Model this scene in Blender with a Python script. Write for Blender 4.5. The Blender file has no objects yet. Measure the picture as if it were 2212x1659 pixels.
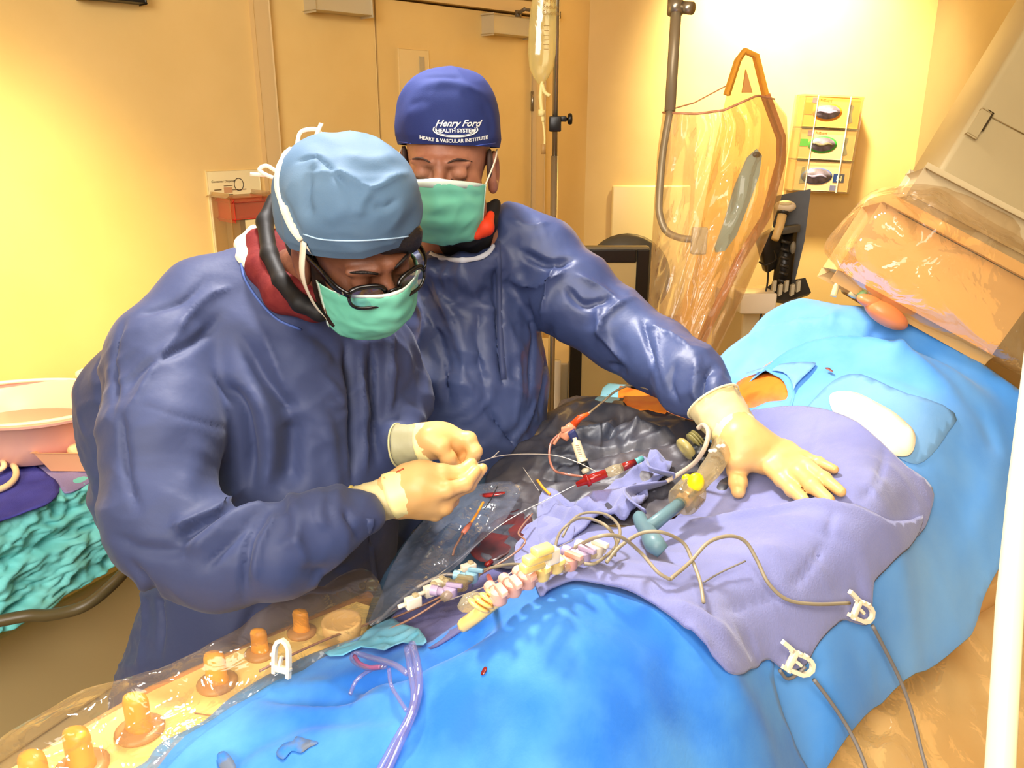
import bpy, math, random
import numpy as np
from mathutils import Vector, Matrix, noise
from mathutils.bvhtree import BVHTree
from mathutils.geometry import delaunay_2d_cdt, tessellate_polygon

random.seed(7)
SC = bpy.context.scene
COL = SC.collection
# ------------------------------------------------------------------ camera, world, lights, exposure
F = 1780.0; PITCH = math.radians(17.7); CH = 1.72
cam_d = bpy.data.cameras.new('camera'); cam = bpy.data.objects.new('camera', cam_d); COL.objects.link(cam)
cam_d.sensor_width = 36; cam_d.lens = 36 * F / 2212; cam_d.clip_start = 0.02
cam.location = (0, 0, CH); cam.rotation_euler = (math.pi / 2 - PITCH, 0, 0)
SC.camera = cam
SC.view_settings.view_transform = 'Standard'; SC.view_settings.look = 'None'
SC.view_settings.exposure = 1.1; SC.view_settings.gamma = 1.0; SC.view_settings.use_curve_mapping = False
W = bpy.data.worlds.new('room_air'); SC.world = W; W.use_nodes = True
W.node_tree.nodes['Background'].inputs[0].default_value = (1.0, 0.90, 0.74, 1)
W.node_tree.nodes['Background'].inputs[1].default_value = 0.62

def light(name, kind, loc, target, energy, col, size=0.3, spot=60, blend=0.6):
    l = bpy.data.lights.new(name, kind); l.energy = energy; l.color = col
    if kind == 'AREA': l.size = size
    else: l.shadow_soft_size = size
    if kind == 'SPOT': l.spot_size = math.radians(spot); l.spot_blend = blend
    o = bpy.data.objects.new(name, l); COL.objects.link(o); o.location = loc
    o.rotation_euler = (Vector(target) - Vector(loc)).to_track_quat('-Z', 'Y').to_euler()
    return o
light('surgical_lamp', 'SPOT', (-0.35, 1.75, 2.75), (0.35, 1.05, 1.1), 104, (1, 0.95, 0.92), 0.12, 78, 0.5)
light('ceiling_panel_light', 'AREA', (0.2, 0.3, 2.85), (0.2, 0.9, 1.0), 16, (1, 0.92, 0.80), 1.2)
light('wall_lamp_back', 'SPOT', (1.15, 3.62, 2.88), (1.35, 4.3, 2.05), 230, (1, 0.86, 0.58), 0.10, 84, 1.0)
light('wall_lamp_left', 'SPOT', (-0.9, 1.3, 2.7), tuple((-1.42, 2.15, 1.30)), 170, (1, 0.80, 0.36), 0.15, 52, 1.0)
light('room_fill_light', 'AREA', (-0.9, -1.3, 2.5), (0, 1.6, 0.9), 55, (1, 0.93, 0.86), 1.6)

# ------------------------------------------------------------------ helpers
Rv = np.array([1, 0, 0.]); Fv = np.array([0, math.cos(PITCH), -math.sin(PITCH)]); Uv = np.array([0, math.sin(PITCH), math.cos(PITCH)])
CAM = np.array([0, 0, CH])
def ray(px, py): return Fv + Rv * (px - 1106) / F - Uv * (py - 829.5) / F
def V(px, py, d): return CAM + ray(px, py) * d                    # a point of the photograph at distance d
def G(px, py, z): r = ray(px, py); return CAM + r * ((z - CH) / r[2])   # ... at height z
def CV(x, y, z): v = Rv * x + Uv * y - Fv * z; return v / np.linalg.norm(v)   # direction given as right, up, towards viewer
def lin(c): return tuple((x / 255 / 12.92) if x / 255 <= 0.04045 else ((x / 255 + 0.055) / 1.055) ** 2.4 for x in c)
MATS = {}
def mat(name, rgb, rough=0.5, spec=0.5, rgb2=None, nscale=8, bump=0.0, bscale=60, metal=0, trans=0, alpha=1, sheen=0, emit=0, lo=0.35, hi=0.65, sss=0, coat=0, bdist=0.003, crease=None):
    if name in MATS: return MATS[name]
    m = bpy.data.materials.new(name); m.use_nodes = True; nt = m.node_tree; b = nt.nodes['Principled BSDF']; L = nt.links.new
    b.inputs['Base Color'].default_value = (*lin(rgb), 1); b.inputs['Roughness'].default_value = rough
    b.inputs['Specular IOR Level'].default_value = spec; b.inputs['Metallic'].default_value = metal
    b.inputs['Transmission Weight'].default_value = trans; b.inputs['Sheen Weight'].default_value = sheen
    b.inputs['Subsurface Weight'].default_value = sss; b.inputs['Subsurface Radius'].default_value = (0.012, 0.006, 0.003)
    b.inputs['Coat Weight'].default_value = coat; b.inputs['Alpha'].default_value = alpha
    tc = nt.nodes.new('ShaderNodeTexCoord')
    if rgb2:
        n = nt.nodes.new('ShaderNodeTexNoise'); n.inputs['Scale'].default_value = nscale; n.inputs['Detail'].default_value = 6
        r = nt.nodes.new('ShaderNodeValToRGB'); r.color_ramp.elements[0].position = lo; r.color_ramp.elements[1].position = hi
        r.color_ramp.elements[0].color = (*lin(rgb), 1); r.color_ramp.elements[1].color = (*lin(rgb2), 1)
        L(tc.outputs['Object'], n.inputs['Vector']); L(n.outputs['Fac'], r.inputs[0]); L(r.outputs[0], b.inputs['Base Color'])
    if bump:
        n = nt.nodes.new('ShaderNodeTexNoise'); n.inputs['Scale'].default_value = bscale; n.inputs['Detail'].default_value = 5
        bp = nt.nodes.new('ShaderNodeBump'); bp.inputs['Strength'].default_value = bump; bp.inputs['Distance'].default_value = bdist
        L(tc.outputs['Object'], n.inputs['Vector']); L(n.outputs['Fac'], bp.inputs['Height']); L(bp.outputs[0], b.inputs['Normal'])
    if crease:
        n2 = nt.nodes.new('ShaderNodeTexNoise'); n2.noise_type = 'RIDGED_MULTIFRACTAL'; n2.inputs['Scale'].default_value = crease[0]; n2.inputs['Detail'].default_value = 3; n2.inputs['Distortion'].default_value = .6
        b2 = nt.nodes.new('ShaderNodeBump'); b2.inputs['Strength'].default_value = crease[1]; b2.inputs['Distance'].default_value = crease[2]
        L(tc.outputs['Object'], n2.inputs['Vector']); L(n2.outputs['Fac'], b2.inputs['Height'])
        if bump: L(bp.outputs[0], b2.inputs['Normal'])
        L(b2.outputs[0], b.inputs['Normal'])
    if emit:
        b.inputs['Emission Color'].default_value = (*lin(rgb), 1); b.inputs['Emission Strength'].default_value = emit
    MATS[name] = m; return m
def film(name, tint, haze=0.15, gloss=0.12, rough=0.12, hazecol=(255, 240, 215), bscale=14, bump=0.8):
    """clear or cloudy plastic sheeting: transparent + translucent/diffuse haze + glossy crinkles"""
    if name in MATS: return MATS[name]
    m = bpy.data.materials.new(name); m.use_nodes = True; nt = m.node_tree; nt.nodes.remove(nt.nodes['Principled BSDF']); L = nt.links.new
    out = nt.nodes['Material Output']
    tr = nt.nodes.new('ShaderNodeBsdfTransparent'); tr.inputs[0].default_value = (*lin(tint), 1)
    df = nt.nodes.new('ShaderNodeBsdfDiffuse'); df.inputs[0].default_value = (*lin(hazecol), 1)
    tl = nt.nodes.new('ShaderNodeBsdfTranslucent'); tl.inputs[0].default_value = (*lin(hazecol), 1)
    gl = nt.nodes.new('ShaderNodeBsdfGlossy'); gl.inputs['Roughness'].default_value = rough
    m0 = nt.nodes.new('ShaderNodeMixShader'); m0.inputs[0].default_value = 0.5; L(df.outputs[0], m0.inputs[1]); L(tl.outputs[0], m0.inputs[2])
    m1 = nt.nodes.new('ShaderNodeMixShader'); m1.inputs[0].default_value = haze; L(tr.outputs[0], m1.inputs[1]); L(m0.outputs[0], m1.inputs[2])
    m2 = nt.nodes.new('ShaderNodeMixShader'); L(m1.outputs[0], m2.inputs[1]); L(gl.outputs[0], m2.inputs[2])
    tc = nt.nodes.new('ShaderNodeTexCoord'); n = nt.nodes.new('ShaderNodeTexNoise'); n.inputs['Scale'].default_value = bscale; n.inputs['Detail'].default_value = 3
    n.inputs['Distortion'].default_value = 1.5
    bp = nt.nodes.new('ShaderNodeBump'); bp.inputs['Strength'].default_value = bump * .6; bp.inputs['Distance'].default_value = 0.008
    L(tc.outputs['Object'], n.inputs['Vector']); L(n.outputs['Fac'], bp.inputs['Height']); L(bp.outputs[0], gl.inputs['Normal'])
    fr = nt.nodes.new('ShaderNodeFresnel'); fr.inputs[0].default_value = 1.45; L(bp.outputs[0], fr.inputs['Normal'])
    ma = nt.nodes.new('ShaderNodeMath'); ma.operation = 'MULTIPLY_ADD'; ma.inputs[1].default_value = 0.30; ma.inputs[2].default_value = gloss * .35; ma.use_clamp = True
    L(fr.outputs[0], ma.inputs[0]); L(ma.outputs[0], m2.inputs[0]); L(m2.outputs[0], out.inputs[0])
    MATS[name] = m; return m

ORG = {}
def empty(name, loc, label, cat, group=None):
    o = bpy.data.objects.new(name, None); COL.objects.link(o); o.location = loc; o.empty_display_size = .05
    ORG[o.name] = np.array(loc, float); o['label'] = label; o['category'] = cat
    if group: o['group'] = group
    return o
def ob(name, vf, m, parent=None, label=None, cat=None, group=None, kind=None, smooth=True, auto=None):
    v, f = vf; v = np.asarray(v, float)
    if parent is not None: org = ORG[parent.name]
    else: org = np.array([v[:, 0].mean(), v[:, 1].mean(), v[:, 2].min()])
    me = bpy.data.meshes.new(name); me.from_pydata((v - org).tolist(), [], [list(map(int, q)) for q in f]); me.update()
    if m: me.materials.append(m)
    if smooth:
        me.polygons.foreach_set('use_smooth', [True] * len(me.polygons))
        if auto is not None: me.set_sharp_from_angle(angle=math.radians(auto))
    o = bpy.data.objects.new(name, me); COL.objects.link(o); ORG[o.name] = org
    if parent is not None: o.parent = parent
    else: o.location = org
    if label: o['label'] = label
    if cat: o['category'] = cat
    if group: o['group'] = group
    if kind: o['kind'] = kind
    return o
def join(*parts):
    vs, fs, k = [], [], 0
    for v, f in parts:
        vs.append(np.asarray(v, float)); fs += [[i + k for i in q] for q in f]; k += len(v)
    return np.vstack(vs), fs
def cat_rom(pts, n=8, closed=False):
    P = np.array(pts, float); N = len(P); out = []
    rng = range(N if closed else N - 1)
    for i in rng:
        p1, p2 = P[i % N], P[(i + 1) % N]
        p0 = P[(i - 1) % N] if closed or i > 0 else 2 * p1 - p2
        p3 = P[(i + 2) % N] if closed or i < N - 2 else 2 * p2 - p1
        for k in range(n):
            t = k / n
            out.append(.5 * ((2 * p1) + (-p0 + p2) * t + (2 * p0 - 5 * p1 + 4 * p2 - p3) * t * t + (-p0 + 3 * p1 - 3 * p2 + p3) * t ** 3))
    if not closed: out.append(P[-1])
    return np.array(out)
def tube(pts, r, n=8, closed=False, flat=1.0, up=None, caps=True):
    P = np.array(pts, float); N = len(P); r = np.broadcast_to(np.array(r, float), (N,))
    T = np.gradient(P, axis=0)
    if closed: T = np.roll(P, -1, 0) - np.roll(P, 1, 0)
    T /= np.linalg.norm(T, axis=1)[:, None] + 1e-12
    a = np.array(up if up is not None else (0, 0, 1.)); 
    if abs(a @ T[0]) > .95: a = np.array([0, 1., 0])
    u = a - T[0] * (a @ T[0]); u /= np.linalg.norm(u); vs = []
    for i in range(N):
        if up is not None: u = a
        u = u - T[i] * (u @ T[i]); u /= np.linalg.norm(u) + 1e-12; w = np.cross(T[i], u)
        for k in range(n):
            t = 2 * math.pi * k / n; vs.append(P[i] + r[i] * (u * math.cos(t) * flat + w * math.sin(t)))
    fs = []
    for i in range(N if closed else N - 1):
        j = (i + 1) % N
        for k in range(n): fs.append([i * n + k, i * n + (k + 1) % n, j * n + (k + 1) % n, j * n + k])
    if caps and not closed: fs.append(list(range(n))[::-1]); fs.append([(N - 1) * n + k for k in range(n)])
    return np.array(vs), fs
def frame(axis, hint=(0, 0, 1)):
    w = np.array(axis, float); w /= np.linalg.norm(w); h = np.array(hint, float)
    if abs(h @ w) > .98: h = np.array([0, 1., 0])
    u = np.cross(h, w); u /= np.linalg.norm(u); return u, np.cross(w, u), w
def lathe(prof, base, axis=(0, 0, 1), n=24, sx=1, sy=1, hint=(0, 0, 1)):
    u, v, w = frame(axis, hint); base = np.array(base, float); vs = []; fs = []
    for r, h in prof:
        for k in range(n):
            t = 2 * math.pi * k / n; vs.append(base + w * h + u * r * math.cos(t) * sx + v * r * math.sin(t) * sy)
    for i in range(len(prof) - 1):
        for k in range(n): fs.append([i * n + k, i * n + (k + 1) % n, (i + 1) * n + (k + 1) % n, (i + 1) * n + k])
    fs.append(list(range(n))[::-1]); fs.append([(len(prof) - 1) * n + k for k in range(n)])
    return np.array(vs), fs
def box(c, ax, ay, az, bev=0.0, seg=2):
    """box at c with half-extent vectors, edges rounded by bev"""
    import bmesh
    bm = bmesh.new(); bmesh.ops.create_cube(bm, size=2)
    M = np.array([ax, ay, az], float)
    for v in bm.verts: v.co = Vector(np.array(c) + np.array(v.co) @ M)
    if bev: bmesh.ops.bevel(bm, geom=list(bm.edges), offset=bev, segments=seg, affect='EDGES', profile=.5)
    bm.verts.index_update(); vs = [tuple(v.co) for v in bm.verts]; fs = [[v.index for v in f.verts] for f in bm.faces]; bm.free()
    if np.linalg.det(M) < 0: fs = [q[::-1] for q in fs]
    return np.array(vs), fs
def bx(x0, x1, y0, y1, z0, z1, bev=0.0):
    return box(((x0 + x1) / 2, (y0 + y1) / 2, (z0 + z1) / 2), ((x1 - x0) / 2, 0, 0), (0, (y1 - y0) / 2, 0), (0, 0, (z1 - z0) / 2), bev)
def prism(pts, nrm, th):
    """flat polygon (3D points, planar) extruded by th along -nrm"""
    P = np.array(pts, float); n = len(P); nrm = np.array(nrm, float); nrm /= np.linalg.norm(nrm)
    tris = tessellate_polygon([[Vector(p) for p in P]]); Q = P - nrm * th
    fs = [list(t) for t in tris] + [[n + i for i in t][::-1] for t in tris]
    for i in range(n): j = (i + 1) % n; fs.append([i, i + n, j + n, j])
    return np.vstack([P, Q]), fs
def ellipsoid(c, ax, ay, az, n=16, m=10):
    c = np.array(c, float); A = np.array([ax, ay, az], float); vs = []; fs = []
    for i in range(m + 1):
        p = math.pi * i / m
        for k in range(n):
            t = 2 * math.pi * k / n; vs.append(c + np.array([math.sin(p) * math.cos(t), math.sin(p) * math.sin(t), math.cos(p)]) @ A)
    for i in range(m):
        for k in range(n): fs.append([i * n + k, (i + 1) * n + k, (i + 1) * n + (k + 1) % n, i * n + (k + 1) % n])
    return np.array(vs), fs
# ---- implicit surfaces, meshed with surface nets
def smin(a, b, k):
    h = np.clip(.5 + .5 * (b - a) / k, 0, 1); return b * (1 - h) + a * h - k * h * (1 - h)
class SDF:
    def __init__(s): s.ops = []
    def cap(s, a, b, ra, rb=None, k=.02, sub=False): s.ops.append(('c', np.array(a, float), np.array(b, float), ra, ra if rb is None else rb, k, sub)); return s
    def ell(s, c, r, axes=None, k=.02, sub=False):
        s.ops.append(('e', np.array(c, float), np.array(r, float), np.eye(3) if axes is None else np.array(axes, float), None, k, sub)); return s
    def chain(s, pts, rs, k=.02):
        for i in range(len(pts) - 1): s.cap(pts[i], pts[i + 1], rs[i], rs[i + 1], k)
        return s
    def ev(s, P):
        D = None
        for o in s.ops:
            if o[0] == 'c':
                _, a, b, ra, rb, k, sub = o; ab = b - a; t = np.clip(((P - a) @ ab) / (ab @ ab + 1e-12), 0, 1)
                d = np.linalg.norm(P - a - t[..., None] * ab, axis=-1) - (ra + (rb - ra) * t)
            else:
                _, c, r, A, _, k, sub = o; q = (P - c) @ A.T; k0 = np.linalg.norm(q / r, axis=-1); k1 = np.linalg.norm(q / (r * r), axis=-1)
                d = k0 * (k0 - 1) / (k1 + 1e-9)
            if D is None: D = d
            elif sub: D = -smin(-D, d, k)
            else: D = smin(D, d, k)
        return D
    def bounds(s, pad=.03):
        lo = np.full(3, 1e9); hi = -lo
        for o in s.ops:
            if o[-1]: continue
            if o[0] == 'c': pts = [(o[1], o[3]), (o[2], o[4])]
            else: pts = [(o[1], max(o[2]))]
            for p, r in pts: lo = np.minimum(lo, p - r); hi = np.maximum(hi, p + r)
        return lo - pad, hi + pad
    def mesh(s, h=.006, lo=None, hi=None, zs=None):
        l, u = s.bounds(); lo = l if lo is None else lo; hi = u if hi is None else hi
        xs = np.arange(lo[0], hi[0] + h, h); ys = np.arange(lo[1], hi[1] + h, h)
        if zs is None: zs = np.arange(lo[2], hi[2] + h, h)
        D = np.empty((len(xs), len(ys), len(zs)), np.float32)
        gy, gz = np.meshgrid(ys, zs, indexing='ij')
        for i in range(0, len(xs), 16):
            xx = xs[i:i + 16]; P = np.empty((len(xx), len(ys), len(zs), 3), np.float32)
            P[..., 0] = xx[:, None, None]; P[..., 1] = gy; P[..., 2] = gz; D[i:i + 16] = s.ev(P)
        return nets(D, xs, ys, zs)
def nets(D, xs, ys, zs):
    S = D < 0; nx, ny, nz = D.shape
    C = np.zeros((nx - 1, ny - 1, nz - 1), int)
    offs = [(i, j, k) for i in (0, 1) for j in (0, 1) for k in (0, 1)]
    for (i, j, k) in offs: C += S[i:nx - 1 + i, j:ny - 1 + j, k:nz - 1 + k]
    act = (C > 0) & (C < 8); I = np.argwhere(act); idx = -np.ones(act.shape, int); idx[act] = np.arange(len(I))
    acc = np.zeros((len(I), 3)); cnt = np.zeros(len(I))
    cx = [xs, ys, zs]
    for a in offs:
        for ax in range(3):
            if a[ax]: continue
            b = list(a); b[ax] = 1
            A = I + a; B = I + b; da = D[A[:, 0], A[:, 1], A[:, 2]]; db = D[B[:, 0], B[:, 1], B[:, 2]]
            m = (da < 0) != (db < 0); t = np.where(m, da / (da - db + 1e-12), 0)
            pa = np.stack([cx[q][A[:, q]] for q in range(3)], 1); pb = np.stack([cx[q][B[:, q]] for q in range(3)], 1)
            acc += np.where(m[:, None], pa + (pb - pa) * t[:, None], 0); cnt += m
    Vt = acc / cnt[:, None]; faces = []
    for ax in range(3):
        o1, o2 = [(1, 2), (2, 0), (0, 1)][ax]
        sl = [slice(1, -1)] * 3; sl[ax] = slice(0, -1); sh = list(sl); sh[ax] = slice(1, None)
        e0 = S[tuple(sl)]; e1 = S[tuple(sh)]; E = np.argwhere(e0 != e1)
        off = np.array([1, 1, 1]); off[ax] = 0; E = E + off; flip = S[E[:, 0], E[:, 1], E[:, 2]]
        d1 = np.zeros(3, int); d1[o1] = 1; d2 = np.zeros(3, int); d2[o2] = 1
        q = [E - d1 - d2, E - d2, E, E - d1]; Q = np.stack([idx[c[:, 0], c[:, 1], c[:, 2]] for c in q], 1)
        Q = Q[flip].tolist() + Q[~flip][:, ::-1].tolist(); faces += Q
    return Vt, faces
def vnormals(v, f):
    N = np.zeros_like(v); 
    F4 = np.array([q if len(q) == 4 else [q[0], q[1], q[2], q[2]] for q in f])
    n = np.cross(v[F4[:, 2]] - v[F4[:, 0]], v[F4[:, 3]] - v[F4[:, 1]])
    tri = F4[:, 2] == F4[:, 3]
    if tri.any(): n[tri] = np.cross(v[F4[tri, 1]] - v[F4[tri, 0]], v[F4[tri, 2]] - v[F4[tri, 0]])
    for k in range(4): np.add.at(N, F4[:, k], n)
    return N / (np.linalg.norm(N, axis=1)[:, None] + 1e-12)
def seg_dist(P, poly):
    """distance to polyline and arc fraction (0..1)"""
    best = np.full(len(P), 1e9); fr = np.zeros(len(P)); n = len(poly) - 1
    for i in range(n):
        a, b = poly[i], poly[i + 1]; ab = b - a; t = np.clip(((P - a) @ ab) / (ab @ ab + 1e-12), 0, 1)
        d = np.linalg.norm(P - a - t[:, None] * ab, axis=1); m = d < best; best[m] = d[m]; fr[m] = (i + t[m]) / n
    return best, fr
def prof(d, w, sharp): return np.exp(-d / w) if sharp else np.exp(-(d / w) ** 2)
def emboss(vf, folds, dpx=None):
    """folds: (pixel polyline, width m, height m (negative = crease), sharp) pressed into a cloth mesh"""
    v, f = vf; v = np.array(v, float); N = vnormals(v, f); bvh = BVHTree.FromPolygons(v.tolist(), f); disp = np.zeros(len(v))
    for poly, w, A, *sh in folds:
        pts = []
        for (x, y) in cat_rom([(float(a), float(b)) for a, b in poly], 5):
            r = ray(x, y); r = r / np.linalg.norm(r); hit = bvh.ray_cast(Vector(CAM), Vector(r))
            if hit[0] is not None: pts.append(np.array(hit[0]))
        if len(pts) < 2: continue
        d, t = seg_dist(v, np.array(pts)); taper = np.clip(np.minimum(t, 1 - t) * 4 + .15, 0, 1)
        disp += A * prof(d, w, bool(sh and sh[0])) * taper
    return v + N * disp[:, None], f
def crumple(vf, amp, scale, seed=0, ridged=True, amp2=0, scale2=1):
    v, f = vf; N = vnormals(v, f); d = np.empty(len(v))
    for i, p in enumerate(v):
        q = Vector(p) * scale + Vector((seed, seed * 2, 0))
        a = noise.noise(q + .6 * Vector(noise.noise_vector(q * .7)))
        x = amp * ((1 - 2 * abs(a)) - .5 if ridged else a)
        if amp2: x += amp2 * noise.noise(Vector(p) * scale2 + Vector((0, 0, seed)))
        d[i] = x
    return v + N * d[:, None], f
def creases(vf, amp, scale, seed=0, mscale=3.0, lo=.0):
    """sharp wrinkles gathered in patches"""
    v, f = vf; N = vnormals(v, f); d = np.zeros(len(v))
    for i, p in enumerate(v):
        P = Vector(p); m = noise.noise(P * mscale + Vector((seed, 7, 3))) + .25
        if m <= lo: continue
        q = P * scale + 1.1 * Vector(noise.noise_vector(P * scale * .35 + Vector((seed, 0, 0))))
        a = 1 - abs(noise.noise(q)) * 3.2; b = 1 - abs(noise.noise(q * 1.9 + Vector((5, 5, seed)))) * 3.2
        d[i] = min(m * 2.2, 1) * amp * (max(a, -.3) * .8 + max(b, -.3) * .35)
    return v + N * d[:, None], f
# ---- draped sheets over a height function
def tps(ctrl, lam=1e-4):
    C = np.array(ctrl, float); X = C[:, :2]; n = len(X)
    def phi(r): return r * r * np.log(r + 1e-9)
    K = phi(np.linalg.norm(X[:, None] - X[None], axis=2)) + lam * np.eye(n); Pm = np.hstack([np.ones((n, 1)), X])
    A = np.block([[K, Pm], [Pm.T, np.zeros((3, 3))]]); w = np.linalg.solve(A, np.concatenate([C[:, 2], np.zeros(3)]))
    def h(q):
        q = np.atleast_2d(np.asarray(q, float)); return phi(np.linalg.norm(q[:, None] - X[None], axis=2)) @ w[:n] + w[n] + q @ w[n + 1:]
    return h
def hit(h, px, py, off=0, t0=.6, t1=2.6):
    r = ray(px, py); t = np.arange(t0, t1, .004); P = CAM + t[:, None] * r; g = P[:, 2] - h(P[:, :2]) - off
    c = np.argwhere((g[:-1] > 0) & (g[1:] <= 0))
    if len(c): i = c[0, 0]; a = g[i] / (g[i] - g[i + 1]); return P[i] + (P[i + 1] - P[i]) * a
    i = np.argmin(np.abs(g)); p = P[i].copy(); p[2] = h(p[None, :2])[0] + off; return p
def inpoly(P, poly):
    x, y = P[:, 0], P[:, 1]; r = np.zeros(len(P), bool); n = len(poly)
    for i in range(n):
        x0, y0 = poly[i]; x1, y1 = poly[(i + 1) % n]
        c = ((y0 > y) != (y1 > y)) & (x < (x1 - x0) * (y - y0) / (y1 - y0 + 1e-15) + x0); r ^= c
    return r
def sheet(outline, h, step=.008, off=.003, folds=(), wr=0, wscale=12, wseed=0, th=.0015, smooth_out=3, holes=(), fine=0, fscale=60, tt=(.6, 2.6), curl=0):
    def tw(o):
        if len(o) == 3: return G(*o)[:2]
        return hit(h, o[0], o[1], off, *tt)[:2]
    W2 = np.array([tw(o) for o in outline]); W2 = cat_rom(W2, smooth_out, True)
    hol = [cat_rom(np.array([tw(o) for o in hh]), 3, True) for hh in holes]
    lo, hi = W2.min(0), W2.max(0); gx, gy = np.meshgrid(np.arange(lo[0], hi[0], step), np.arange(lo[1], hi[1], step * .87))
    gx[::2] += step / 2; g = np.stack([gx.ravel(), gy.ravel()], 1); g += np.random.RandomState(3).uniform(-.15, .15, g.shape) * step
    g = g[inpoly(g, W2)]
    for ring in [W2] + hol:
        d, _ = seg_dist(g, np.vstack([ring, ring[:1]])); g = g[d > step * .4]
    for ring in hol: g = g[~inpoly(g, ring)]
    pts = [Vector(p) for p in np.vstack([W2] + hol + [g])]; faces = []; k = 0
    edges = []
    for ring in [W2] + hol:
        n = len(ring); edges += [(k + i, k + (i + 1) % n) for i in range(n)]; k += n
    res = delaunay_2d_cdt(pts, edges, [], 0, 1e-7)
    P = np.array([tuple(p) for p in res[0]]); T = np.array(res[2]); c = P[T].mean(1); keep = inpoly(c, W2)
    for ring in hol: keep &= ~inpoly(c, ring)
    T = T[keep]; 
    z = h(P) + off
    for poly, w, A, *sh in folds:
        q = np.array([(hit(h, x, y, off, *tt)[:2]) for x, y in cat_rom([(float(a), float(b)) for a, b in poly], 4)])
        d, t = seg_dist(P, q); z += A * prof(d, w, bool(sh and sh[0])) * np.clip(np.minimum(t, 1 - t) * 4 + .1, 0, 1)
    if wr or fine:
        for i, p in enumerate(P):
            q = Vector((p[0] * wscale + wseed, p[1] * wscale, wseed)); a = noise.noise(q + .8 * Vector(noise.noise_vector(q * .6)))
            z[i] += wr * (.5 - 2 * abs(a))
            if fine: z[i] += fine * noise.noise(Vector((p[0] * fscale, p[1] * fscale, wseed)))
    if curl:
        d, _ = seg_dist(P, np.vstack([W2, W2[:1]])); z += curl * np.exp(-d / .012)
    v = np.column_stack([P, z]); 
    a = v[T[:, 0]]; nn = np.cross(v[T[:, 1]] - a, v[T[:, 2]] - a); T[nn[:, 2] < 0] = T[nn[:, 2] < 0][:, ::-1]
    nV = len(v); used = np.unique(T); remap = -np.ones(nV, int); remap[used] = np.arange(len(used)); v = v[used]; T = remap[T]
    # thickness: bottom copy and rim
    from collections import Counter
    E = Counter(); 
    for t in T.tolist():
        for i in range(3): E[(t[i], t[(i + 1) % 3])] += 1
    rim = [e for e in E if (e[1], e[0]) not in E]; n = len(v); b = v.copy(); b[:, 2] -= th
    f = T.tolist() + [[i + n for i in t][::-1] for t in T.tolist()] + [[e[1], e[0], e[0] + n, e[1] + n] for e in rim]
    return np.vstack([v, b]), f
def wire(pts, r, n=6, sub=6): return tube(cat_rom(pts, sub), r, n)
# ================================================================== the room
M_wall = mat('wall_paint', (238, 205, 135), 0.55, 0.3, (232, 198, 126), 3, 0.06, 90)
M_door = mat('door_laminate', (240, 208, 135), 0.42, 0.4, (236, 202, 128), 5, 0.03, 40)
M_trim = mat('frame_paint', (226, 196, 138), 0.4, 0.4)
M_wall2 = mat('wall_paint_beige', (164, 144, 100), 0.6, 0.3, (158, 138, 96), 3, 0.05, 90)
M_floor = mat('floor_vinyl', (176, 150, 104), 0.35, 0.4, (160, 134, 92), 6, 0.02, 30)
M_black = mat('black_plastic', (22, 20, 18), 0.35, 0.5)
M_dark = mat('dark_grey_plastic', (52, 50, 46), 0.4, 0.5, (40, 38, 36), 20)
M_steel = mat('brushed_steel', (170, 160, 140), 0.3, 0.5, metal=0.85)
M_steel2 = mat('dull_steel', (130, 118, 98), 0.42, 0.5, metal=0.6)
M_white = mat('white_plastic', (250, 238, 214), 0.3, 0.5)
M_cream = mat('cream_plastic', (236, 220, 178), 0.35, 0.5)
M_grey = mat('grey_plastic', (196, 180, 140), 0.4, 0.5)
wt = np.array([0.702, 0.712, 0]); wn = np.array([0.712, -0.702, 0]); WQ = V(1050, 250, 3.62)
def onp(px, py, Q, n): r = ray(px, py); return CAM + r * (((Q - CAM) @ n) / (r @ n))
def ow(px, py): return onp(px, py, WQ, wn)
def s_of(px, py): return (ow(px, py) - WQ) @ wt
def wp(s, z, out=0): p = WQ + wt * s + wn * out; return np.array([p[0], p[1], z])
BY = 4.3
s_cor = (BY - WQ[1]) / wt[1]
def wslab(name, s0, s1, z0, z1, out, th, m, parent=None, bev=0, **k):
    c = (wp(s0, z0, out) + wp(s1, z1, out)) / 2 - wn * th / 2
    return ob(name, box(c, wt * (s1 - s0) / 2, wn * th / 2, (0, 0, (z1 - z0) / 2), bev), m, parent, smooth=False, **k)
ob('floor', bx(-4.2, 4.2, -2.5, 4.6, -.05, 0), M_floor, kind='structure', smooth=False)
ob('ceiling', bx(-4.2, 4.2, -2.5, 4.6, 2.95, 3.0), mat('ceiling_white', (240, 232, 215), .7), kind='structure', smooth=False)
sA, sB, sC = s_of(585, 100), s_of(815, 150), s_of(1147, 250); dtop = ow(1050, 25)[2]
wslab('wall_left', -4.2, sA - .07, 0, 2.95, 0, .12, M_wall, kind='structure')
wslab('wall_left', sC + .07, s_cor + .1, 0, 2.95, 0, .12, M_wall, kind='structure')
wslab('wall_left', sA - .07, sC + .07, dtop + .07, 2.95, 0, .12, M_wall, kind='structure')
cx0 = wp(s_cor, 0)[0]; cxr = V(1998, 200, BY / math.cos(PITCH) * .93)[0]; cxr = onp(1996, 200, np.array([0, BY, 0]), np.array([0, 1, 0]))[0]
ob('wall_back', bx(cx0 - .1, cxr + .1, BY, BY + .12, 0, 2.95), M_wall, kind='structure', smooth=False)
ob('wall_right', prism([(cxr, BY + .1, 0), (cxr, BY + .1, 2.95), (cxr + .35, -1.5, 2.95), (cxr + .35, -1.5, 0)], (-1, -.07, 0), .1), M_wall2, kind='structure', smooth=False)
ob('wall_front', bx(-4.2, 4.2, -2.6, -2.5, 0, 2.95), M_wall2, kind='structure', smooth=False)
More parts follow.
